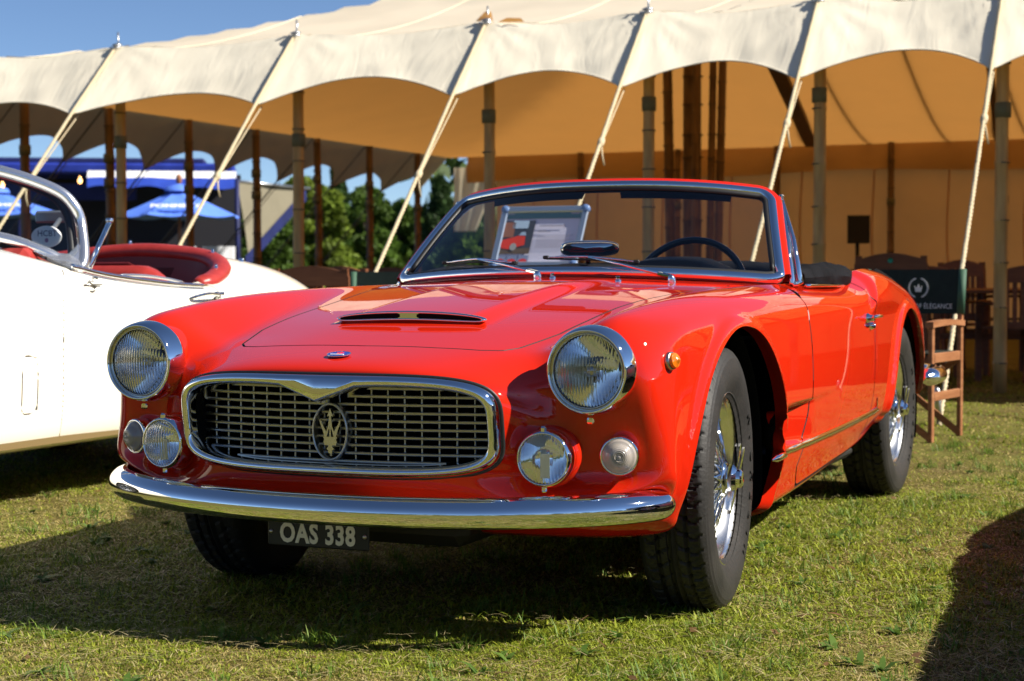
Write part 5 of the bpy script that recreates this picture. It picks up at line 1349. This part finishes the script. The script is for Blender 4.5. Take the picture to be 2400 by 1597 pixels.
# ---- cockpit
b = MB(); g = []
for x in np.linspace(-.60, .60, 31):
    hump = .062 * math.exp(-((x - .30) / .165) ** 4); yb = .76 + .16 * (abs(x) / .6) ** 2
    g.append([(x, yb, .862), (x, yb + .08, .868 + hump * .75), (x, yb + .20, .866 + hump), (x, yb + .27, .85 + hump * .9), (x, yb + .285, .81 + hump * .4), (x, yb + .24, .62)])
b.grid(g, flip=True); b.build('dashboard', vinyl, car)
sw = bpy.data.objects.new('steering_wheel', None); COL.objects.link(sw); sw.parent = car; sw.location = (.315, 1.05, .805); sw.rotation_euler = (R(68), 0, 0)
b = MB(); b.tube([(.192 * math.cos(t), .192 * math.sin(t), 0) for t in np.linspace(0, 2 * math.pi, 64, endpoint=False)], .0115, 10, closed=True); b.build('rim', mat('wheel_black', (.012, .012, .013), .22, coat=.6), sw)
b = MB()
for a in (R(8), R(172), R(270)): b.prism([(.03, -.012), (.12, -.008), (.188, -.016), (.188, .016), (.12, .008), (.03, .012)], (0, 0, -.004), (math.cos(a), math.sin(a), 0), (-math.sin(a), math.cos(a), 0), (0, 0, 1), depth=.005)
b.lathe([(.05, -.03), (.045, .01), (.02, .018), (0, .019)], n=24); b.build('spokes_and_boss', chrome_dark, sw)
b = MB(); b.tube([(.315, 1.04, .80), (.315, .8, .70)], .022, 12); b.build('steering_column', vinyl, car)
mr = bpy.data.objects.new('rear_view_mirror', None); COL.objects.link(mr); mr.parent = car; mr.location = (.035, .88, .955)
b = MB(); rows = []
for k, (sc, dy) in enumerate(((.02, -.030), (.5, -.028), (.82, -.018), (1.0, .0), (1.0, .010), (.95, .014))):
    rows.append([(sc * .100 * math.copysign(abs(math.cos(t)) ** .62, math.cos(t)), dy, sc * .026 * math.copysign(abs(math.sin(t)) ** .62, math.sin(t))) for t in np.linspace(0, 2 * math.pi, 49)])
b.grid(rows); b.build('mirror_shell', chrome, mr)
b = MB(); b.lathe([(.018, 0), (.012, .006), (.008, .02), (.008, .06), (.013, .075)], (0, -.005, -.092), (0, -.1, 1), 16); b.build('mirror_stem', chrome, mr)
b = MB(); b.box((0, .9, .52), (1.2, .3, .3)); b.box((0, 1.45, .27), (1.2, 1.2, .06)); b.box((0, 1.84, .55), (1.2, .04, .5)); b.box((.66, 1.3, .55), (.06, .9, .5)); b.box((-.66, 1.3, .55), (.06, .9, .5)); b.build('cockpit_tub', vinyl, car)
for x in (.33, -.33):
    st_ = bpy.data.objects.new('seat', None); COL.objects.link(st_); st_.parent = car; st_.location = (x, 1.45, .3)
    b = MB(); b.box((0, -.05, .10), (.46, .48, .16), bev=.05); b.build('seat_cushion', vinyl, st_)
    b = MB(); b.box((0, .24, .28), (.46, .13, .46), rot=np.array([[1, 0, 0], [0, .97, -.24], [0, .24, .97]]), bev=.05); b.build('seat_back', vinyl, st_)
# folded hood under its cover, showing over the near door
b = MB(); g = []
pth = catmull([(.668, 1.08, .845), (.668, 1.45, .852), (.655, 1.74, .845), (.52, 1.83, .85), (.25, 1.90, .862), (0, 1.92, .865), (-.25, 1.90, .862), (-.52, 1.83, .85), (-.655, 1.74, .845), (-.668, 1.45, .852), (-.668, 1.08, .845)], 6)
Tt = np.gradient(pth, axis=0)
for i, (p, t) in enumerate(zip(pth, Tt)):
    t = t / np.linalg.norm(t); o_ = np.cross(t, (0, 0, 1)); k = min(1, .55 + .45 * min(i, len(pth) - 1 - i) / 4)
    hh = .082 * k; r_ = []
    for a in np.linspace(0, 2 * math.pi, 15):
        wv = 1 + .07 * math.sin(7 * a + i * .9) + .05 * math.sin(i * 1.7 + a * 3); r_.append(p + o_ * .052 * math.cos(a) * wv * k + np.array((0, 0, 1)) * (hh * .55 * math.sin(a) * wv + .012))
    g.append(r_)
b.grid(g); b.add(g[0][:-1], [tuple(range(14))]); b.add(g[-1][:-1], [tuple(range(14))[::-1]]); b.build('folded_soft_top', canvas_bk, car)
b = MB(); b.tube(catmull([(.708, 1.05, .833), (.712, 1.3, .832), (.708, 1.55, .830), (.695, 1.72, .832)], 5), .006, 6); b.mirror(); b.build('door_cap', chrome, car)
# rear bumper ends and tail lamp rim
rb = [(.745, 3.02, .43), (.765, 3.12, .43), (.755, 3.30, .43), (.70, 3.46, .43), (.5, 3.58, .43), (0, 3.62, .43)]
rb = rb + [(-x, y, z) for x, y, z in rb[:-1][::-1]]; pth = catmull(rb, 6); n_ = len(pth)
b = MB(); b.tube(pth, [.045 * min(1, .35 + .65 * min(i, n_ - 1 - i) / 4) for i in range(n_)], 14, sy=.85); b.build('rear_bumper', chrome, car)
# ================================================================ the cream car beside it
cream = mat('cream_paint', (.80, .77, .66), .3, coat=1.0)
leather = noise_mat('red_leather', (.26, .022, .018), (.34, .034, .026), 14, .38, .12, 90)
wc = empty('roadster', (-2.9, 0, 0), label='cream roadster with red leather cockpit parked behind the red car', cat='car')
tb = lambda y, *p: float(np.interp(y, [a for a, _ in p], [c for _, c in p]))
def white_section(y):
    zc = tb(y, (-1.75, .60), (-1.5, .78), (-1.2, .86), (-.6, .93), (0, .985), (.5, 1.015), (.8, 1.03), (1.05, 1.02), (1.6, .98), (2.0, .985), (2.3, 1.0), (2.6, .985), (2.9, .94), (3.2, .855), (3.4, .74), (3.55, .6))
    zr = tb(y, (-1.75, .56), (-1.4, .80), (-1, .89), (-.4, .94), (.2, .975), (.6, .985), (.8, .965), (1.05, .912), (1.2, .880), (1.4, .858), (1.7, .836), (1.95, .830), (2.2, .862), (2.45, .885), (2.8, .868), (3.1, .81), (3.4, .66), (3.55, .55))
    zb = tb(y, (-1.75, .53), (-1.4, .70), (-.8, .82), (0, .895), (.6, .93), (.85, .922), (1.03, .900), (1.2, .872), (1.4, .850), (1.7, .827), (1.95, .815), (2.3, .805), (2.8, .79), (3.2, .69), (3.55, .52))
    X = tb(y, (-1.75, .46), (-1.55, .60), (-1.3, .71), (-1, .765), (0, .80), (1, .80), (2, .812), (2.5, .82), (3, .785), (3.3, .69), (3.55, .50))
    zs = tb(y, (-1.75, .38), (-1.3, .27), (-.8, .225), (2.2, .225), (2.9, .27), (3.55, .42))
    k = X / .80
    return [(0, y, zc), (.28 * k, y, zc * .9 + zr * .1), (.50 * k, y, zc * .45 + zr * .55 + (.028 if y > 1.9 else 0)), (.66 * k, y, zr), (X - .035, y, zb), (X - .004, y, zb - .10), (X + .004, y, (zb + zs) / 2 + .02), (X - .004, y, zs + .16), (X - .022, y, zs + .05), (X - .06, y, zs), (X - .2, y, zs - .02), (0, y, zs - .02)]
WR = [3.55, 3.45, 3.3, 3.05, 2.8, 2.5, 2.25, 2.0, 1.75, 1.45, 1.2, 1.02, .82, .55, .1, -.4, -.9, -1.2, -1.42, -1.6, -1.74]
WC = np.array([white_section(y) for y in WR])
Gw = surf(WC, 7, 8, .5); Nw = grid_normals(Gw); nwc = Gw.shape[1]
Vw = np.concatenate([Gw.reshape(-1, 3), Nw.reshape(-1, 3)], 1); Fw = [(i * nwc + j, (i + 1) * nwc + j, (i + 1) * nwc + j + 1, i * nwc + j + 1) for i in range(Gw.shape[0] - 1) for j in range(nwc - 1)]
WCOCK = [(-.4, 1.0), (0, 1.0), (.40, 1.08), (.60, 1.2), (.672, 1.33), (.69, 1.6), (.69, 1.9), (.665, 2.12), (.58, 2.34), (.38, 2.48), (0, 2.53), (-.4, 2.5)]
fwc = lambda V: np.where(V[:, 2] > .6, poly_sdf(WCOCK, V[:, 0], V[:, 1]), .5)
WA = [(-.62, .33, .39), (1.98 + .0, .33, .0)]
WDOOR = [(.955, .95), (.975, .90), (.94, .80), (.925, .6), (.93, .3), (.94, .20), (2.00, .20), (2.03, .4), (2.04, .7), (2.03, .95)]
WVENT = [(.690, .57), (.695, .578), (.772, .578), (.778, .57), (.778, .372), (.772, .364), (.695, .364), (.690, .372)]
fdo = lambda V: np.where(V[:, 0] > .55, poly_sdf(WDOOR, V[:, 1], V[:, 2]), .5)
fve = lambda V: np.where(V[:, 0] > .55, poly_sdf(WVENT, V[:, 1], V[:, 2]), .5)
fwa = lambda a: (lambda V: np.maximum(np.hypot(V[:, 1] - a[0], V[:, 2] - a[1]) - a[2], .42 - V[:, 0]))
Vw, Fw = clip(Vw, Fw, fwa((-.60, .33, .40))); Vw, Fw = clip(Vw, Fw, fwa((2.72, .30, .36))); Vw, Fw = clip(Vw, Fw, fwc)
Vwd, Fwd = clip(Vw, Fw, lambda V: -fdo(V) - .004); Vwv, Fwv = clip(Vw, Fw, lambda V: -fve(V) - .0032)
Vw, Fw = clip(Vw, Fw, lambda V: fdo(V) - .004); Vw, Fw = clip(Vw, Fw, lambda V: fve(V) - .0032)
Vw, Fw = with_flange(Vw, Fw, .02, sel=lambda v: v[0] > .002)
M_ = mirror_np(Vw, Fw); mesh_np('body_shell', M_[0][:, :3], M_[1], cream, wc, normals=M_[0][:, 3:6])
for sg in (1, -1):
    for nm, (Va, Fa) in (('door', with_flange(Vwd, Fwd, .012)), ('vent_flap', with_flange(Vwv, Fwv, .008))):
        Vq = Va.copy(); Fq = Fa
        if sg < 0: Vq[:, 0] *= -1; Vq[:, 3] *= -1; Fq = [f[::-1] for f in Fa]
        o = mesh_np(nm, Vq[:, :3], Fq, cream, wc, normals=Vq[:, 3:6])
        if nm == 'door' and sg > 0: wdoor = o
gap_m = mat('gap_tan', (.16, .11, .04), .8)
b = MB(); b.grid([[(.772, y, z) for z in np.linspace(.24, .80, 5)] for y in np.linspace(.55, 2.2, 8)]); b.build('gap_backing', gap_m, wc)
b = MB(); b.box((0, 1.2, .25), (1.2, 3.6, .08)); b.box((0, -.6, .45), (1.0, 1.2, .4)); b.build('chassis', black_gap, wc)
def wskin(y, z):
    g = Gw.reshape(-1, 3); d = (g[:, 1] - y) ** 2 + (g[:, 2] - z) ** 2 + np.where(g[:, 0] > .4, 0, 9); return g[d.argmin(), 0]
# cockpit
b = MB(); b.box((0, 1.75, .40), (1.30, 1.5, .04)); b.box((0, 1.02, .68), (1.25, .05, .5)); b.box((0, 2.5, .66), (1.2, .05, .5))
for sx in (-1, 1): b.box((sx * .665, 1.7, .60), (.03, 1.3, .40))
b.build('cockpit_tub', mat('dark_red_trim', (.055, .008, .008), .6), wc)
ck = [(.672, 2.02, .836), (.665, 2.14, .853), (.585, 2.34, .908), (.385, 2.485, .962), (0, 2.535, .992)]; ck = ck + [(-x, y, z) for x, y, z in ck[:-1][::-1]]
pth = catmull(ck, 8); nk = len(pth); b = MB()
b.tube(pth, [.048 * min(1, .6 + .5 * min(i, nk - 1 - i) / 4) for i in range(nk)], 12, sy=.75); b.build('coaming_roll', leather, wc)
b = MB(); b.grid([[p + np.array([0, -.015, -.01]) - np.array([p[0] * .05, .02, 0]), p * [.96, 1, 1] + np.array([0, -.06, -.30])] for p in pth]); b.build('rear_trim', mat('dark_red_leather', (.13, .012, .012), .45), wc)
# far side coaming: red roll along the other door
b = MB(); b.tube(catmull([(-.69, 1.15, .915), (-.70, 1.4, .90), (-.70, 1.75, .88), (-.67, 2.1, .87)], 6), .03, 10); b.build('door_top_roll', leather, wc)
# bench seat
b = MB(); rows = []
for x in np.linspace(-.60, .52, 27):
    e = max(0, (abs(x + .04) - .40) / .16); dz = -.09 * e * e; rows.append([(x, 1.97, .50), (x, 1.93, .70), (x, 1.955, .875 + dz), (x, 2.0, .918 + dz), (x, 2.06, .918 + dz), (x, 2.11, .88 + dz), (x, 2.13, .7), (x, 2.12, .5)])
b.grid(rows, flip=True); b.add(rows[-1], [tuple(range(8))]); b.build('seat_back', leather, wc)
b = MB(); b.tube([(.50, 1.95, .56), (.505, 1.94, .70), (.50, 1.97, .80), (.48, 2.03, .845), (.30, 2.035, .926), (0, 2.03, .926), (-.4, 2.03, .926)], .007, 6); b.build('seat_piping', mat('piping_dark', (.10, .006, .006), .5), wc)
b = MB(); b.box((-.04, 1.72, .50), (1.1, .46, .14), bev=.04); b.build('seat_cushion', leather, wc)
# chrome along the top of the door, handle, script, studs
b = MB(); b.tube(catmull([(.765, 1.03, .910), (.768, 1.2, .882), (.768, 1.4, .861), (.768, 1.7, .838), (.765, 1.95, .827)], 6), .009, 8); b.build('door_cap', chrome, wdoor)
b = MB(); b.tube(catmull([(.72, 1.38, .874), (.72, 1.55, .872), (.725, 1.70, .860), (.735, 1.82, .842)], 6), [.004] + [.013] * 17 + [.006], 8, sy=.5); b.build('door_grip', mat('satin_alloy', (.78, .80, .84), .2, .9), wdoor)
xh = wskin(1.9, .785); b = MB(); b.tube(catmull([(xh, 1.775, .772), (xh + .03, 1.80, .785), (xh + .042, 1.87, .795), (xh + .036, 1.95, .790), (xh + .004, 1.985, .779)], 5), .008, 8, sy=.8)
b.lathe([(.018, 0), (.017, .012), (.010, .02), (0, .021)], (xh, 1.99, .785), (1, 0, .1), 14); b.lathe([(.008, 0), (.008, .02), (0, .024)], (xh, 2.02, .792), (1, 0, .1), 10); b.tube([(xh + .002, 1.775, .766), (xh + .002, 1.98, .768)], .005, 6); b.build('door_handle', chrome, wdoor)
xs_ = wskin(1.12, .835); b = MB(); sc = lambda L: [(xs_ + .008, 1.125 + (y - 1.112) * 1.7, .838 + (z - .856) * 1.35) for y, z in L]
b.tube(catmull(sc([(1.128, .872), (1.118, .876), (1.104, .870), (1.100, .861), (1.112, .854), (1.122, .846), (1.112, .836), (1.100, .838)]), 4), .0042, 6)
b.tube(sc([(1.080, .856), (1.146, .856)]), .003, 6); b.build('s_script', chrome_dark, wdoor)
for (x, y) in ((.52, 2.62), (.30, 2.78), (-.2, 2.82)):
    d = (Gw[..., 0] - abs(x)) ** 2 + (Gw[..., 1] - y) ** 2 + np.where(Gw[..., 2] > .6, 0, 9); z = Gw.reshape(-1, 3)[d.argmin(), 2]
    b = MB(); b.lathe([(.014, 0), (.013, .012), (.006, .018), (0, .019)], (x, y, z), (0, 0, 1), 12); b.build('tonneau_stud', chrome, wc)
for q in (.18, .34, .52, .70):
    p = pth[int(q * (nk - 1))]; b = MB(); b.lathe([(.008, 0), (.007, .02), (0, .024)], p + np.array([0, 0, .030]), (0, 0, 1), 8); b.build('hood_peg', chrome, wc)
# windscreen
lowp = [(.700, 1.165, .905), (.60, 1.08, .965), (.45, 1.0, 1.022), (.2, .88, 1.055), (0, .85, 1.06)]
topp = [(.645, 1.245, 1.06), (.615, 1.235, 1.150), (.545, 1.20, 1.215), (.36, 1.11, 1.285), (.15, 1.02, 1.318), (0, 1.0, 1.325)]
full = lowp[::-1] + topp; full = full + [(-x, y, z) for x, y, z in full[1:-1][::-1]]
lp_ = catmull(full, 8, closed=True); b = MB(); 
b.tube(lp_, .027, 10, closed=True, sy=.8); wfr = b.build('windscreen_frame', mat('satin_alloy', (.78, .80, .84), .2, .9), wc)
cenw = lp_.mean(0); b = MB(); b.tube([p + (cenw - p) * .075 + np.array([0, .004, 0]) for p in lp_], .016, 8, closed=True); b.build('windscreen_seal', black_rub_gap, wfr)
for sx in (1, -1):
    b = MB(); pg = [(.76, 1.035, .893), (.715, 1.185, .91), (.665, 1.235, 1.02), (.645, 1.16, .955), (.57, 1.04, .965), (.66, 1.03, .935)]; c_ = np.mean(pg, 0)
    V_ = [np.array(p) + [.010, -.006, .004] for p in pg] + [np.array(p) - [.014, -.012, .006] for p in pg]; n_ = len(pg)
    V_ = [v * [sx, 1, 1] for v in V_]; F_ = [tuple(range(n_)), tuple(range(n_, 2 * n_))[::-1]] + [(i, (i + 1) % n_, n_ + (i + 1) % n_, n_ + i) for i in range(n_)]
    b.add(V_, F_, smooth=False); b.build('pillar_foot', MATS['satin_alloy'], wfr)
    b = MB(); b.tube([np.array([.70, 1.22, .90]) * [sx, 1, 1], np.array([.655, 1.42, 1.09]) * [sx, 1, 1]], .011, 8); b.lathe([(.014, -.01), (.016, 0), (.014, .01), (0, .012)], np.array([.655, 1.42, 1.095]) * [sx, 1, 1], (0, 0, 1), 10); b.build('vent_strut', chrome, wfr)
b = MB(); g = []
cl = catmull([(-x, y, z) for x, y, z in lowp[:-1]] + lowp[::-1], 6); ct = catmull([(-x, y, z) for x, y, z in topp[1:-1]] + topp[1:][::-1], 6)
ul = np.linspace(0, 1, 31); ci = lambda C, u: np.array([np.interp(u, np.linspace(0, 1, len(C)), C[:, k]) for k in range(3)])
b.grid([[ci(cl, u) + (ci(ct, u) - ci(cl, u)) * v for u in ul] for v in np.linspace(0.02, .98, 9)]); b.build('windscreen_glass', thin_glass('clear_glass', (.92, .94, .93)), wc)
# club disc stuck inside the screen, with its letters
dc = np.array([.575, 1.122, 1.025]); nrm_ = Vector((.55, -.80, .22)).normalized()
ds = bpy.data.objects.new('screen_disc', None); COL.objects.link(ds); ds.parent = wc; ds.location = dc; ds.rotation_euler = nrm_.to_track_quat('Z', 'Y').to_euler()
b = MB(); b.prism([(.058 * math.cos(t), .044 * math.sin(t)) for t in np.linspace(0, 6.283, 36, endpoint=False)], (0, 0, 0), (1, 0, 0), (0, 1, 0), (0, 0, 1), depth=.003); b.build('disc_face', mat('disc_white', (.80, .80, .78), .4), ds)
text_mesh('disc_letters', 'HCBT', .034, mat('disc_ink', (.05, .04, .10), .5), ds, extrude=.0005, matrix=Matrix.Translation((.002, .012, .0035)), sx=.85)
b = MB(); b.prism([(.007 * math.cos(t), .009 * math.sin(t) - .015) for t in np.linspace(0, 6.283, 14, endpoint=False)], (0, 0, .003), (1, 0, 0), (0, 1, 0), (0, 0, 1), depth=.0008); b.build('disc_crest', mat('crest_purple', (.35, .18, .30), .5), ds)
b = MB(); b.tube([np.array([.52, 1.15, .95]), dc + [-.02, .03, .0], np.array([.46, 1.35, 1.10])], .010, 8); b.box((.40, 1.40, 1.115), (.20, .02, .05), bev=.008); b.build('mirror_arm', mat('mirror_grey', (.25, .27, .30), .3, .6), wc)
b = MB(); b.box((0, 1.02, .93), (1.2, .12, .10), bev=.04); b.build('dash_roll', leather, wc)
for (y, rr) in ((-.60, 1), (2.72, 1)):
    for sx in (1, -1): clone_wheel((sx * .665, y, .335), 0, sx, 'wire wheel of the cream roadster', wc)
# ================================================================ a third car of the row, just outside the picture on the right: its shadow falls into it
silver = mat('silver_paint', (.30, .31, .32), .35, .6, coat=.8)
oc3 = empty('parked_car', (2.99, -.45, 0), R(2.8), label='silver open car parked just right of the picture, its shadow on the grass', cat='car')
skip3 = ('wheel.', 'windscreen', 'wiper', 'sun_visor', 'vent_window', 'rear_view', 'number_plate', 'badge', 'trident', 'bonnet_badge', 'coachbuilder', 'steering')
for src in list(car.children):
    if src.name == 'wheel' or src.name.startswith(skip3): continue
    c = copy_tree(src, oc3)
    for q in [c] + list(c.children):
        if 'label' in q: del q['label']
        if q.type == 'MESH' and q.data.materials and q.data.materials[0] == paint:
            q.material_slots[0].link = 'OBJECT'; q.material_slots[0].material = silver
for (x, y) in ((.672, 0), (-.672, 0), (.655, 2.5), (-.655, 2.5)): clone_wheel((x, y, .335), 0, 1 if x > 0 else -1, 'wheel of the silver car', oc3)
